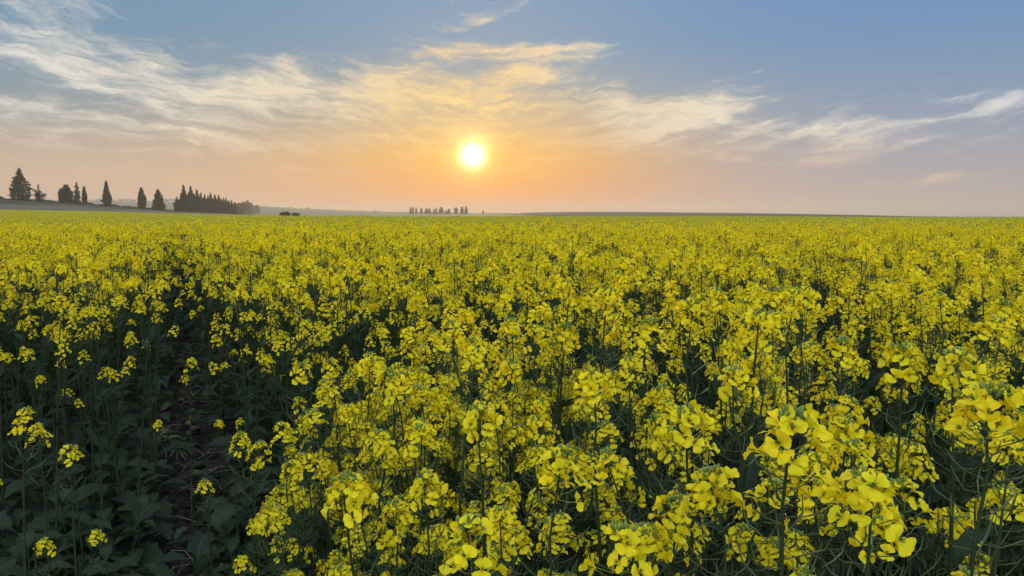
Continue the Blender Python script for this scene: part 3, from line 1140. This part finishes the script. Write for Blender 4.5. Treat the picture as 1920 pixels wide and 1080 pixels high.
cand = [(d, x, y, flank(x, y, sc), v) for d, x, y, sc, v in cand]
cand.sort()
rest = []
ZONES = [
    (lambda x, y: x > -0.45 and y < 2.2, 'yellow flowering rapeseed plant in the tightly grown front crop', 'rapeseed plants filling the front crop'),
    (lambda x, y: x < -0.46 * y, 'yellow flowering rapeseed plant in the stand left of the dark bare strip', 'rapeseed plants left of the bare strip'),
    (lambda x, y: x < -0.16 * y, 'yellow flowering rapeseed plant in the clump between bare strip and front crop', 'rapeseed plants right of the bare strip'),
    (lambda x, y: x < 0.22 * y, 'yellow flowering rapeseed plant in the rows just behind the front crop, middle', 'rapeseed plants in the middle rows behind the front'),
    (lambda x, y: True, 'yellow flowering rapeseed plant in the rows just behind the front crop, right', 'rapeseed plants in the right rows behind the front'),
]
for d, x, y, sc, vis in cand:
    if vis and N_IND < 300:
        lab, grp = next((l, g) for f, l, g in ZONES if f(x, y))
        near = d < 2.35
        proto = rnd.choice(near_protos if near else loose_protos if (y < 4.2 and x < -0.12 * y) else far_protos)
        place(proto, x, y, sc, rnd.uniform(0, 6.28), lab, grp, (rnd.uniform(-.06, .06), rnd.uniform(-.06, .06)))
        N_IND += 1
    else:
        rest.append((x, y, sc))
for pr in near_protos + far_protos + loose_protos + low_protos + leafy_protos:   # a pattern that was never placed
    if pr[0].name not in USED:
        for ch in list(pr[0].children):
            for g in list(ch.children):
                bpy.data.objects.remove(g)
            bpy.data.objects.remove(ch)
        bpy.data.objects.remove(pr[0])

# ------------------------------------------------------------------ the rest of the field, one mass
src = bpy.data.collections.new('rapeseed_sources')


def source(name, me):
    o = bpy.data.objects.new(name, me)
    src.objects.link(o)
    return o


N_PATCH, N_PLANT = 7, 8
PATCH = 1.5
far_design = [joined(plant_design(5000 + i, 2), 2) for i in range(6)]
for i in range(N_PATCH):
    rp = random.Random(60 + i)
    mb = MB()
    st = 0.168
    n = int(PATCH / st + 0.5)
    for a in range(n):
        for b in range(n):
            x = (a + .5) * PATCH / n - PATCH / 2 + rp.uniform(-.1, .1)
            y = (b + .5) * PATCH / n - PATCH / 2 + rp.uniform(-.1, .1)
            s = rp.gauss(0.985, 0.04)
            mb.join(far_design[rp.randrange(6)], Matrix.Translation((x, y, 0)) @ Matrix.Rotation(rp.uniform(0, 6.28), 4, 'Z') @ Matrix.Scale(s, 4))
    source('rape_patch' if i == 0 else 'rape_patch.%03d' % i, mb.mesh('rape_patch'))
for i in range(N_PLANT):
    source('rape_plant' if i == 0 else 'rape_plant.%03d' % i, joined(plant_design(6000 + i, 1), 1).mesh('rape_plant'))

P, ROT, SCL, IDX = [], [], [], []
for x, y, sc in rest:
    P.append((x, y, hz(x, y)))
    ROT.append((rnd.uniform(-.06, .06), rnd.uniform(-.06, .06), rnd.uniform(0, 6.28)))
    SCL.append(sc)
    IDX.append(N_PATCH + rnd.randrange(N_PLANT))
gx, gy = [], []
y = 14.0 + PATCH / 2
while y < 176:
    xm = 0.76 * y + 4
    x = -xm
    while x < xm:
        gx.append(x)
        gy.append(y)
        x += PATCH * 0.985
    y += PATCH * 0.985
gz, D, _, Df, _, _, _ = terrain(np.array(gx), np.array(gy))
for x, y, z, d, df in zip(gx, gy, gz, D, Df):
    if d > df + 2:
        continue
    P.append((x + rnd.uniform(-.1, .1), y + rnd.uniform(-.1, .1), z))
    ROT.append((0, 0, rnd.randrange(4) * PI / 2))
    SCL.append(rnd.uniform(1.0, 1.04))
    IDX.append(rnd.randrange(N_PATCH))
me = bpy.data.meshes.new('rapeseed_field')
me.from_pydata(P, [], [])
a = me.attributes.new('rot', 'FLOAT_VECTOR', 'POINT')
a.data.foreach_set('vector', np.array(ROT, np.float32).ravel())
a = me.attributes.new('scl', 'FLOAT', 'POINT')
a.data.foreach_set('value', np.array(SCL, np.float32))
a = me.attributes.new('idx', 'INT', 'POINT')
a.data.foreach_set('value', np.array(IDX, np.int32))
field = link('rapeseed_field', me)
tag(field, 'yellow rapeseed in flower covering the whole field out to the skyline', 'rapeseed field', None, 'stuff')
ng = bpy.data.node_groups.new('rapeseed_scatter', 'GeometryNodeTree')
ng.interface.new_socket('Geometry', in_out='INPUT', socket_type='NodeSocketGeometry')
ng.interface.new_socket('Geometry', in_out='OUTPUT', socket_type='NodeSocketGeometry')
gi = ng.nodes.new('NodeGroupInput')
go = ng.nodes.new('NodeGroupOutput')
ci = ng.nodes.new('GeometryNodeCollectionInfo')
ci.inputs['Collection'].default_value = src
ci.inputs['Separate Children'].default_value = True
ci.inputs['Reset Children'].default_value = True
ip = ng.nodes.new('GeometryNodeInstanceOnPoints')
ip.inputs['Pick Instance'].default_value = True


def attr(name, typ):
    nd = ng.nodes.new('GeometryNodeInputNamedAttribute')
    nd.data_type = typ
    nd.inputs['Name'].default_value = name
    return nd.outputs['Attribute']


ng.links.new(gi.outputs[0], ip.inputs['Points'])
ng.links.new(ci.outputs[0], ip.inputs['Instance'])
ng.links.new(attr('idx', 'INT'), ip.inputs['Instance Index'])
ng.links.new(attr('rot', 'FLOAT_VECTOR'), ip.inputs['Rotation'])
ng.links.new(attr('scl', 'FLOAT'), ip.inputs['Scale'])
ng.links.new(ip.outputs[0], go.inputs[0])
md = field.modifiers.new('scatter', 'NODES')
md.node_group = ng

# ------------------------------------------------------------------ litter on the bare soil
def ground_spot(rg):
    while True:
        y = rg.uniform(1.6, 8.0) ** 1.0
        x = rg.uniform(-0.85 * y, 0.0)
        if bare(x, y):
            return x, y


rg = random.Random(9)
mb = MB()
for i in range(2600):
    x, y = ground_spot(rg)
    s = rg.choice([0.006, 0.009, 0.013, 0.02, 0.03]) * rg.uniform(.7, 1.2)
    c = Vector((x, y, hz(x, y) + s * 0.3))
    vs = []
    for d in ((1, 0, 0), (0, 1, 0), (-1, 0, 0), (0, -1, 0), (0, 0, 0.8), (.7, .7, .35), (-.7, .6, .4), (.5, -.8, .4), (-.6, -.7, .3)):
        vs.append(c + Vector(d) * s * rg.uniform(0.65, 1.3))
    mb.add(vs, [(0, 5, 4), (5, 1, 4), (1, 6, 4), (6, 2, 4), (2, 8, 4), (8, 3, 4), (3, 7, 4), (7, 0, 4), (0, 1, 5), (1, 2, 6), (2, 3, 8), (3, 0, 7)], M_SOIL)
tag(link('soil_clods', mb.mesh('soil_clods')), 'dark crumbs and clods of earth on the bare strip', 'soil', None, 'stuff')
mb = MB()
for i in range(420):
    x, y = ground_spot(rg)
    a = rg.uniform(0, 6.28)
    ln = rg.uniform(0.04, 0.2)
    d = Vector((math.cos(a), math.sin(a), 0))
    p = Vector((x, y, hz(x, y) + 0.008 + rg.uniform(0, .012)))
    b = Vector((-d.y, d.x, 0)) * rg.uniform(-.02, .02) + Vector((0, 0, rg.uniform(0, .03)))
    tube(mb, [p, p + d * ln * .5 + b, p + d * ln + Vector((0, 0, rg.uniform(-.01, .02)))], rg.uniform(0.001, 0.0028), 4, M_STRAW)
tag(link('straw_litter', mb.mesh('straw_litter')), 'broken pale straw and dead stalks lying on the bare earth', 'straw', None, 'stuff')
mb = MB()
for i in range(120):
    x, y = ground_spot(rg)
    src_leaf = LOWER[0][i % 5]
    tmp = MB()
    tmp.join(src_leaf, Matrix.Identity(4))
    tmp.mats = [M_DEADLEAF]
    mb.join(tmp, Matrix.Translation((x, y, hz(x, y) + .015)) @ Euler((rg.uniform(-.5, .5), rg.uniform(-.2, .3), rg.uniform(0, 6.28))).to_matrix().to_4x4() @ Matrix.Scale(rg.uniform(.06, .15), 4))
tag(link('fallen_leaves', mb.mesh('fallen_leaves')), 'withered olive brown leaves lying on the bare earth', 'leaves', None, 'stuff')

# broad low leaves crowding both sides of the bare soil
mb = MB()
for i in range(230):
    y = rg.uniform(1.5, 4.2)
    x = -rg.uniform(0.36, 0.86) * y
    if not bare(x, y) and rg.random() < .6:
        continue
    if abs(x + 0.462 * y) < 0.13:
        continue
    a0 = rg.uniform(0, 6.28)
    for k in range(rg.randint(3, 6)):
        zz = hz(x, y) + rg.uniform(0.01, 0.16)
        mb.join(LOWER[0][rg.randrange(5)], Matrix.Translation((x, y, zz)) @ Euler((rg.uniform(-.5, .5), rg.uniform(-.5, .2), a0 + k * 2.1 + rg.uniform(-.5, .5))).to_matrix().to_4x4() @ Matrix.Scale(rg.uniform(.09, .23), 4))
tag(link('undergrowth', mb.mesh('undergrowth')), 'dark tangle of broad leaves low beside the bare soil', 'undergrowth', None, 'stuff')

# ------------------------------------------------------------------ trees on the skyline
def crown_mesh(seed, H, prof, mat, n, leaf, tiers=0, lumps=0.18, up=0.6, spikes=0):
    """leaf sprays spread through the volume given by prof: (height share, half width in m)"""
    rg = random.Random(seed)
    mb = MB()
    ts = [p[0] for p in prof]
    ws = [p[1] for p in prof]
    phs = [(rg.uniform(0, 6.28), rg.uniform(0, 6.28), rg.randint(2, 4)) for _ in range(3)]

    def width(t, az):
        w = float(np.interp(t, ts, ws))
        for p1, p2, k in phs:
            w *= 1 + lumps * 0.6 * math.sin(k * az + p1 + t * 9)
        if tiers:
            w *= 0.78 + 0.36 * abs(math.sin(PI * tiers * t + math.sin(az * 2) * .6))
        return w
    # inner core added to stop light passing through the crown
    rings, sides = 9, 7
    vs, fs = [], []
    for i in range(rings + 1):
        t = 0.04 + 0.88 * i / rings
        for k in range(sides):
            az = 2 * PI * k / sides
            w = width(t, az) * (0.5 if not spikes else 0.38) * rg.uniform(.75, 1.15)
            vs.append((w * math.cos(az), w * math.sin(az), t * H))
    for i in range(rings):
        for k in range(sides):
            k2 = (k + 1) % sides
            fs.append((i * sides + k, i * sides + k2, (i + 1) * sides + k2, (i + 1) * sides + k))
    mb.add(vs, fs, mat)
    wmax = max(ws)
    for i in range(spikes):      # single boughs with sprays along them
        t = (i + rg.random()) / spikes * 0.93
        az = i * 2.39996 + rg.uniform(-.4, .4)
        w = float(np.interp(t, ts, ws)) * rg.uniform(.7, 1.3)
        for k in range(26):
            f = rg.random() ** .7
            d = Vector((math.cos(az) + rg.uniform(-.5, .5), math.sin(az) + rg.uniform(-.5, .5), rg.uniform(-.15, .45))).normalized()
            p = Vector((math.cos(az) * w * f, math.sin(az) * w * f, t * H - w * .12 + w * .22 * f * f)) + Vector((rg.gauss(0, .1), rg.gauss(0, .1), rg.gauss(0, .12) * (1.2 - f))) * min(w, 2)
            sz = leaf * rg.uniform(.5, 1.0)
            b = d.orthogonal().normalized() * sz * .35
            mb.add([p - d * sz * .4, p + b, p + d * sz, p - b], [(0, 1, 2, 3)], mat)
    c = 0
    while c < n:
        t = rg.random()
        if rg.random() > (np.interp(t, ts, ws) / wmax) + 0.12:
            continue
        az = rg.uniform(0, 2 * PI)
        w = width(t, az) * (0.45 + 0.6 * rg.random() ** 0.6)
        p = Vector((w * math.cos(az), w * math.sin(az), t * H))
        d = Vector((math.cos(az) * (1 - up * .6), math.sin(az) * (1 - up * .6), up + rg.uniform(-.3, .3))).normalized()
        s = leaf * rg.uniform(.6, 1.35)
        b = d.orthogonal().normalized()
        b = (b * math.cos(c) + d.cross(b) * math.sin(c)) * s * 0.42
        mb.add([p - d * s * .4, p + b, p + d * s, p - b], [(0, 1, 2, 3)], mat)
        c += 1
    return mb


def tree(name, px, py_base, D, prof_px, label, cat, group, seed, mat=None, n=900, tiers=0, lumps=.18, up=.6, leafk=0.055, spikes=0, bough=None):
    """prof_px: (row above the base, half width) in pixels of the photograph at distance D"""
    k = D / F * math.cos(PITCH)
    x = (px - 960) * k
    y = D
    z = hz(x, y)
    zt = CAM_Z + (EYE - py_base) * D / F
    o = bpy.data.objects.new(name, None)
    COL.objects.link(o)
    o.location = (x, y, z)
    H = prof_px[-1][0] * k + max(0.0, zt - z)
    base = max(0.0, (zt - z)) / H
    prof = [(base + (1 - base) * a / prof_px[-1][0], w * k) for a, w in prof_px]
    if base > 0:
        prof = [(0, prof[0][1])] + prof
    mat = mat or M_NEEDLE
    tk = MB()
    tr = H * 0.018
    tube(tk, [(0, 0, -0.6), (0, 0, H * .3), (H * .004, 0, H * .85)], [tr, tr * .8, tr * .2], 7, M_BARK)
    rg = random.Random(seed + 5)
    for i in range(7):
        t = .15 + .6 * i / 7
        az = i * 2.4
        w = np.interp(t, [p[0] for p in prof], [p[1] for p in prof]) * .8
        tube(tk, [(0, 0, t * H), (math.cos(az) * w * .6, math.sin(az) * w * .6, t * H + w * .1), (math.cos(az) * w, math.sin(az) * w, t * H + w * .3)], [tr * .3, tr * .2, tr * .06], 4, M_BARK)
    cm = crown_mesh(seed, H, prof, mat, n, H * leafk, tiers, lumps, up, spikes)
    for (bx, bz, sz) in (bough or []):    # single boughs that stick out of the crown, in pixels
        bx, bz, sz = bx * k, bz * k + max(0, zt - z), sz * k
        tube(tk, [(0, 0, bz - abs(bx) * .3), (bx * .6, 0, bz - sz * .2), (bx, 0, bz)], [tr * .3, tr * .2, tr * .1], 4, M_BARK)
        for i in range(60):
            f = rg.random()
            p = Vector((bx * (0.35 + .75 * f), rg.gauss(0, sz * .3), bz - abs(bx) * .12 * (1 - f) + rg.gauss(0, sz * .33)))
            d = Vector((bx, rg.uniform(-1, 1) * abs(bx), rg.uniform(-.2, .8) * abs(bx))).normalized()
            s = H * leafk * rg.uniform(.5, 1)
            b = d.orthogonal().normalized() * s * .4
            cm.add([p - d * s * .4, p + b, p + d * s, p - b], [(0, 1, 2, 3)], mat)
    link('trunk', tk.mesh('trunk'), o)
    link('crown', cm.mesh('crown'), o)
    tag(o, label, cat, group)
    return o


GL = 'conifers along the field crest at left'
tree('conifer_tree', 41, 378, 275, [(0, 14), (8, 16), (20, 14.5), (32, 10.5), (44, 6), (52, 2.8), (57, .9), (61, 0.2)],
     'tall broad conifer with ragged tiered boughs, biggest tree on the skyline', 'tree', GL, 11, n=900, tiers=0, lumps=.2, up=.15, leafk=.05, spikes=85, bough=[(-17, 20, 3), (-15, 29, 2.5), (-11, 42, 2.5), (-16, 11, 3)])
tree('conifer_tree', 75, 379, 278, [(0, 8), (8, 6.5), (13, 6), (17, 3.6), (20, 1.0), (26, .5), (32, .2)],
     'small crooked conifer with a spire and bare side boughs, right of the biggest tree', 'tree', GL, 12, n=300, lumps=.35, up=.3, leafk=.07, spikes=22,
     bough=[(-9.5, 21, 3.4), (12.5, 13, 3.6), (-7, 14, 3.5)])
tree('conifer_tree', 127, 384, 285, [(0, 9), (8, 10.5), (18, 8.5), (27, 5.5), (32, 3), (34, .8)],
     'rounded dark bushy conifer with no spire', 'tree', GL, 13, n=1300, lumps=.2, up=.6, leafk=.075)
tree('conifer_tree', 117.5, 383, 287, [(0, 3.5), (8, 4.5), (18, 4), (23, 2.2), (26, .6)],
     'low narrow conifer pressed against the left side of the bushy one', 'tree', GL, 14, n=600, lumps=.2, leafk=.1)
tree('conifer_tree', 146, 385, 287, [(0, 7.5), (9, 6), (18, 4.2), (26, 2.2), (33, 1.1), (38, 1.2), (40, .4)],
     'thin-topped conifer with see-through crown, right of the bushy one', 'tree', GL, 15, n=250, lumps=.3, up=.4, leafk=.07, spikes=30)
tree('cypress_tree', 160.5, 386, 289, [(0, 2.2), (9, 3.2), (18, 2.8), (26, 1.5), (32, .3)],
     'very thin small cypress leaning slightly, left of the tall one', 'tree', GL, 16, n=700, lumps=.12, up=.9, leafk=.09)
tree('cypress_tree', 202, 389, 292, [(0, 5), (8, 6.6), (18, 5.8), (30, 3.6), (40, 1.7), (47, .3)],
     'tall pointed cypress standing alone, a tuft at its left foot', 'tree', GL, 17, n=1500, lumps=.12, up=.9, leafk=.055,
     bough=[(-11, 11, 2.5)])
tree('cypress_tree', 267, 392, 300, [(0, 5), (8, 6.5), (20, 6), (30, 3.4), (36, 1.6), (39, .4)],
     'blunt cypress with a split tip, left of two single trees', 'tree', GL, 18, n=1300, lumps=.16, up=.9, leafk=.06, bough=[(3.2, 33, 2)])
tree('conifer_tree', 298.5, 392, 303, [(0, 8.5), (8, 9.5), (16, 7.5), (24, 5), (31, 2.6), (36, .5)],
     'cone-shaped conifer just left of the dense tree row', 'tree', GL, 19, n=900, lumps=.25, up=.6, leafk=.065, spikes=14, bough=[(-9.5, 15, 3), (-5, 25, 3)])
GR = 'cypresses of the dense row at left'
ROW = [(333, 370, 5, 'low ragged cypress at the left end of the dense row'),
       (340.5, 364.5, 3.5, 'small spiky cypress near the left end of the dense row'),
       (346.5, 348.5, 5.0, 'tallest cypress of the dense row, first of the two peaks'),
       (353, 366, 5, 'low cypress filling the gap between the two peaks of the row'),
       (359.5, 351.5, 6.0, 'second tallest cypress of the dense row, right of the tallest'),
       (366, 366, 5, 'low cypress close right of the second peak in the row'),
       (371, 356.5, 4.5, 'spired cypress with flat shoulder right of the two peaks'),
       (378, 362.5, 4.2, 'shorter cypress left of the notch in the dense row'),
       (385, 365.5, 4.2, 'cypress at the right side of the notch in the dense row'),
       (391, 368, 5, 'round-topped cypress in the middle of the dense row'),
       (396, 363, 4.5, 'cypress with a thin tip in the middle of the dense row'),
       (404, 365, 4.5, 'thin-tipped cypress right of the middle of the dense row'),
       (411.5, 366.5, 3.8, 'pointed cypress where the dense row begins to drop'),
       (416, 373, 4, 'low cypress right of the pointed one in the dropping row'),
       (420.5, 371.5, 2.6, 'narrow upright cypress, left of a pair of posts-like tops'),
       (425, 372, 2.6, 'narrow upright cypress, right of a pair of posts-like tops'),
       (430, 376.5, 4, 'low cypress between narrow tops in the far half of the row'),
       (435, 376, 2.8, 'last narrow cypress before the row turns even'),
       (441, 379, 4.5, 'low even cypress near the far end of the dense row')]
for i, (px, top, hw, lab) in enumerate(ROW):
    D = 310 + (px - 330) * 1.1
    h = 397.5 + (px - 330) * 0.022 - top
    sharp = hw < 4
    tree('cypress_tree', px, 397.5 + (px - 330) * 0.022, D, [(0, hw * 1.05), (h * .3, hw * 1.1), (h * .6, hw * .85), (h * .78, hw * .42), (h * .9, hw * .17), (h, .15)],
         lab, 'tree', GR, 40 + i, n=1000, lumps=.25, up=.8, leafk=.055)
GF = 'misty broad trees at the far end of the row'
for i, (px, top, base, hw, D, lab) in enumerate([(449, 381, 400, 5.5, 620, 'first misty broad tree beyond the end of the cypress row'),
                                                 (456, 379.5, 400.5, 5.5, 680, 'misty rounded tree in the middle of the far end group'),
                                                 (463.5, 377, 401, 6, 760, 'tallest misty broad tree at the far end of the row'),
                                                 (470.5, 380.5, 401, 4.5, 820, 'last misty broad tree of the far end group'),
                                                 (481, 385.5, 401.5, 6, 980, 'low pale tree apart from the row, on the misty slope')]):
    h = base - top
    tree('broadleaf_tree', px, base, D, [(0, hw * .7), (h * .35, hw), (h * .7, hw * .9), (h * .9, hw * .5), (h, hw * .15)],
         lab, 'tree', GF, 80 + i, M_BROADLEAF, n=500, lumps=.3, up=.3, leafk=.09)
for i, (px, top, base, hw, D, lab) in enumerate([(535, 397.5, 405, 9, 240, 'larger dark round bush at the far field edge'),
                                                 (554.5, 399.5, 405, 6, 245, 'smaller dark bush right of the larger one at field edge')]):
    h = base - top
    tree('field_bush', px, base, D, [(0, hw * .9), (h * .4, hw), (h * .75, hw * .7), (h, hw * .2)], lab, 'bush', 'bushes at the far field edge', 95 + i, M_BROADLEAF, n=420, lumps=.3, up=.3, leafk=.22)
GC = 'faint conifers on the horizon below the sun'
CEN = [(770, 389, 1.6, 'faint thin conifer at the left end of the horizon group'), (774, 388.5, 1.8, 'faint conifer second from the left in the horizon group'),
       (780.5, 389, 1.3, 'single faint spire third from the left in the horizon group'), (790, 390, 2.2, 'faint conifer left of the merged cluster on the horizon'),
       (800, 389.5, 3.2, 'left tree of the merged faint cluster on the horizon'), (805.5, 390.5, 2.8, 'right tree of the merged faint cluster on the horizon'),
       (813.5, 392, 2.0, 'low faint conifer left of a thin spire on the horizon'), (818, 389, 1.3, 'faint thin spire left of the widest horizon tree'),
       (827.5, 388.5, 5.0, 'widest faint cone-shaped tree on the horizon'), (836.5, 394, 2.2, 'lowest faint tree on the horizon, in a dip'),
       (842, 391, 3.0, 'faint squat tree right of the dip in the horizon group'), (855, 388.5, 3.6, 'faint conifer standing alone left of the last pair'),
       (866.5, 387.5, 3.2, 'left tree of the last faint pair under the sun'), (874, 387, 2.4, 'right tree of the last faint pair under the sun'),
       (906, 394.5, 1.6, 'tiny isolated faint tree right of the horizon group')]
for i, (px, top, hw, lab) in enumerate(CEN):
    h = 400.9 - top
    tree('conifer_tree', px, 400.9, 1060, [(0, hw), (h * .25, hw * 1.05), (h * .6, hw * .7), (h * .85, hw * .35), (h, .2)], lab, 'tree', GC, 120 + i, n=340, lumps=.2, up=.6, leafk=.11)
# small trees and a few houses on the hazy slope at the back left
GH = 'tiny trees on the hazy far slope'
HT = [(8, 373, 5), (172, 376, 5), (184, 375.5, 6), (214, 376.5, 5), (228, 375, 6), (238, 376, 5), (252, 375.5, 6), (276, 377, 5), (312, 375, 6), (322, 374, 6), (546, 389.3, 3), (577, 390.2, 4), (676, 395, 4), (704, 394.6, 4.5)]
HN = ['first', 'second', 'third', 'fourth', 'fifth', 'sixth', 'seventh', 'eighth', 'ninth', 'tenth', 'eleventh', 'twelfth', 'thirteenth', 'last']
for i, (px, top, hw) in enumerate(HT):
    base = float(np.interp(px, [0, 160, 330, 480, 560, 650, 720], [374, 377.5, 379.5, 386, 391, 394.8, 397])) + 1.2
    h = base - top
    tree('slope_tree', px, base, 1960, [(0, hw * .7), (h * .4, hw), (h * .8, hw * .7), (h, hw * .2)], 'tiny rounded tree on the hazy far slope, %s from the left' % HN[i], 'tree', GH, 150 + i, M_BROADLEAF, n=200, lumps=.3, up=.3, leafk=.2)


# dark scrub along the crest under the trees
mb = MB()
rg = random.Random(31)
for i in range(5200):
    px = rg.uniform(-120, 336)
    y = float(np.interp(px, [-120, 0, 330], [276, 281, 330])) + rg.uniform(-7, 7)
    x = (px - 960) / F * y
    hh = 1.0 * (0.6 + 0.5 * math.sin(px * .21) * math.sin(px * .057 + 1)) * (1.0 if px < 240 else .6)
    p = Vector((x, y, hz(x, y) + rg.random() ** .8 * max(.25, hh)))
    d = Vector((rg.uniform(-1, 1), rg.uniform(-1, 1), rg.uniform(.1, 1))).normalized()
    b = d.orthogonal().normalized() * .18
    mb.add([p - d * .2, p + b, p + d * .45, p - b], [(0, 1, 2, 3)], M_NEEDLE)
tag(link('scrub', mb.mesh('scrub')), 'low dark scrub along the field crest beneath the left conifers', 'scrub', None, 'stuff')


def house(px, py, D, w, d, h, rz, label):
    x = (px - 960) / F * D
    o = bpy.data.objects.new('farm_house', None)
    COL.objects.link(o)
    o.location = (x, D, hz(x, D) - 0.5)
    o.rotation_euler = (0, 0, rz)
    w2, d2 = w / 2, d / 2
    wl = MB()
    wl.add([(-w2, -d2, 0), (w2, -d2, 0), (w2, d2, 0), (-w2, d2, 0), (-w2, -d2, h), (w2, -d2, h), (w2, d2, h), (-w2, d2, h), (-w2, 0, h + d * .28), (w2, 0, h + d * .28)],
           [(0, 1, 5, 4), (1, 2, 6, 9, 5), (2, 3, 7, 6), (3, 0, 4, 8, 7)], M_WALL)
    me = wl.mesh('wall')
    me.polygons.foreach_set('use_smooth', [False] * len(me.polygons))
    link('wall', me, o)
    rf = MB()
    e = .5
    z0, z1 = h - .15, h + d * .28 + .12
    rf.add([(-w2 - e, -d2 - e, z0), (w2 + e, -d2 - e, z0), (w2 + e, 0, z1), (-w2 - e, 0, z1), (w2 + e, d2 + e, z0), (-w2 - e, d2 + e, z0),
            (-w2 - e, -d2 - e, z0 + .2), (w2 + e, -d2 - e, z0 + .2), (w2 + e, 0, z1 + .2), (-w2 - e, 0, z1 + .2), (w2 + e, d2 + e, z0 + .2), (-w2 - e, d2 + e, z0 + .2)],
           [(6, 7, 8, 9), (9, 8, 10, 11), (0, 1, 2, 3), (3, 2, 4, 5), (0, 1, 7, 6), (4, 5, 11, 10), (1, 2, 8, 7), (2, 4, 10, 8), (0, 3, 9, 6), (3, 5, 11, 9)], M_TILE)
    me = rf.mesh('roof')
    me.polygons.foreach_set('use_smooth', [False] * len(me.polygons))
    link('roof', me, o)
    for i in range(3):
        wx = -w2 + w * (i + .5) / 3
        wi = MB()
        wi.add([(wx - .6, -d2 - .05, h * .4), (wx + .6, -d2 - .05, h * .4), (wx + .6, -d2 - .05, h * .75), (wx - .6, -d2 - .05, h * .75)], [(0, 1, 2, 3)], M_GLASS)
        link('window', wi.mesh('window'), o)
    tag(o, label, 'house', 'pale houses on the hazy slope')


house(196, 377, 1930, 16, 9, 5, .1, 'pale low house on the hazy slope left of the tall cypress foot')
house(243, 378, 1930, 20, 9, 5, -.1, 'long pale house on the hazy slope right of the tall cypress')
house(326, 379, 1930, 14, 9, 5, .2, 'small pale house on the hazy slope beside the dense row')

# ------------------------------------------------------------------ birds
def bird(px, py, D, span, label, roll):
    P = ray_point(px, py, D)
    o = bpy.data.objects.new('bird', None)
    COL.objects.link(o)
    o.location = P
    o.rotation_euler = (0.2, roll, 0.6)
    s = span / 2
    b = MB()
    tube(b, [(0, -s * .6, 0), (0, -s * .35, .01 * s), (0, 0, 0), (0, s * .3, .03 * s), (0, s * .42, .04 * s), (0, s * .52, .02 * s)], [s * .05, s * .06, s * .12, s * .09, s * .07, s * .01], 8, M_BIRD)
    link('body', b.mesh('body'), o)
    for sg in (-1, 1):
        w = MB()
        rows = [(0.06, .18, -.18, .02), (.45, .2, -.12, .16), (.8, .08, -.12, .12), (1.0, -.08, -.12, .06)]
        vs = []
        for a, f, bk, z in rows:
            vs += [(sg * a * s, f * s, z * s + .012 * s), (sg * a * s, bk * s, z * s), (sg * a * s, (f + bk) / 2 * s, z * s + .03 * s)]
        fs = []
        for i in range(3):
            k = i * 3
            fs += [(k, k + 3, k + 5, k + 2), (k + 2, k + 5, k + 4, k + 1), (k, k + 1, k + 4, k + 3)]
        w.add(vs, fs, M_BIRD)
        link('wing', w.mesh('wing'), o)
    tag(o, label, 'bird')


bird(920, 1.0, 90, 0.42, 'tiny dark bird at the top edge of the sky, above the sun', 1.0)
bird(637.5, 383, 420, 0.9, 'tiny faint bird low over the far slope, left of the horizon trees', 0.1)

# ------------------------------------------------------------------ evening air
m, t, out = material('haze')
pv = t.new('ShaderNodeVolumePrincipled')
pv.inputs['Color'].default_value = (0.94, 0.80, 0.64, 1)
pv.inputs['Density'].default_value = 0.00038
pv.inputs['Anisotropy'].default_value = 0.42
t.l.new(pv.outputs[0], out.inputs['Volume'])
mb = MB()
S, zb, zt = 4600, -12.5, 52
mb.add([(-S, -S, zb), (S, -S, zb), (S, S, zb), (-S, S, zb), (-S, -S, zt), (S, -S, zt), (S, S, zt), (-S, S, zt)],
       [(3, 2, 1, 0), (4, 5, 6, 7), (0, 1, 5, 4), (1, 2, 6, 5), (2, 3, 7, 6), (3, 0, 4, 7)], m)
me = mb.mesh('haze')
me.polygons.foreach_set('use_smooth', [False] * 6)
hb = link('haze', me)
tag(hb, 'thin evening haze lying over the fields and far slopes', 'haze', None, 'stuff')
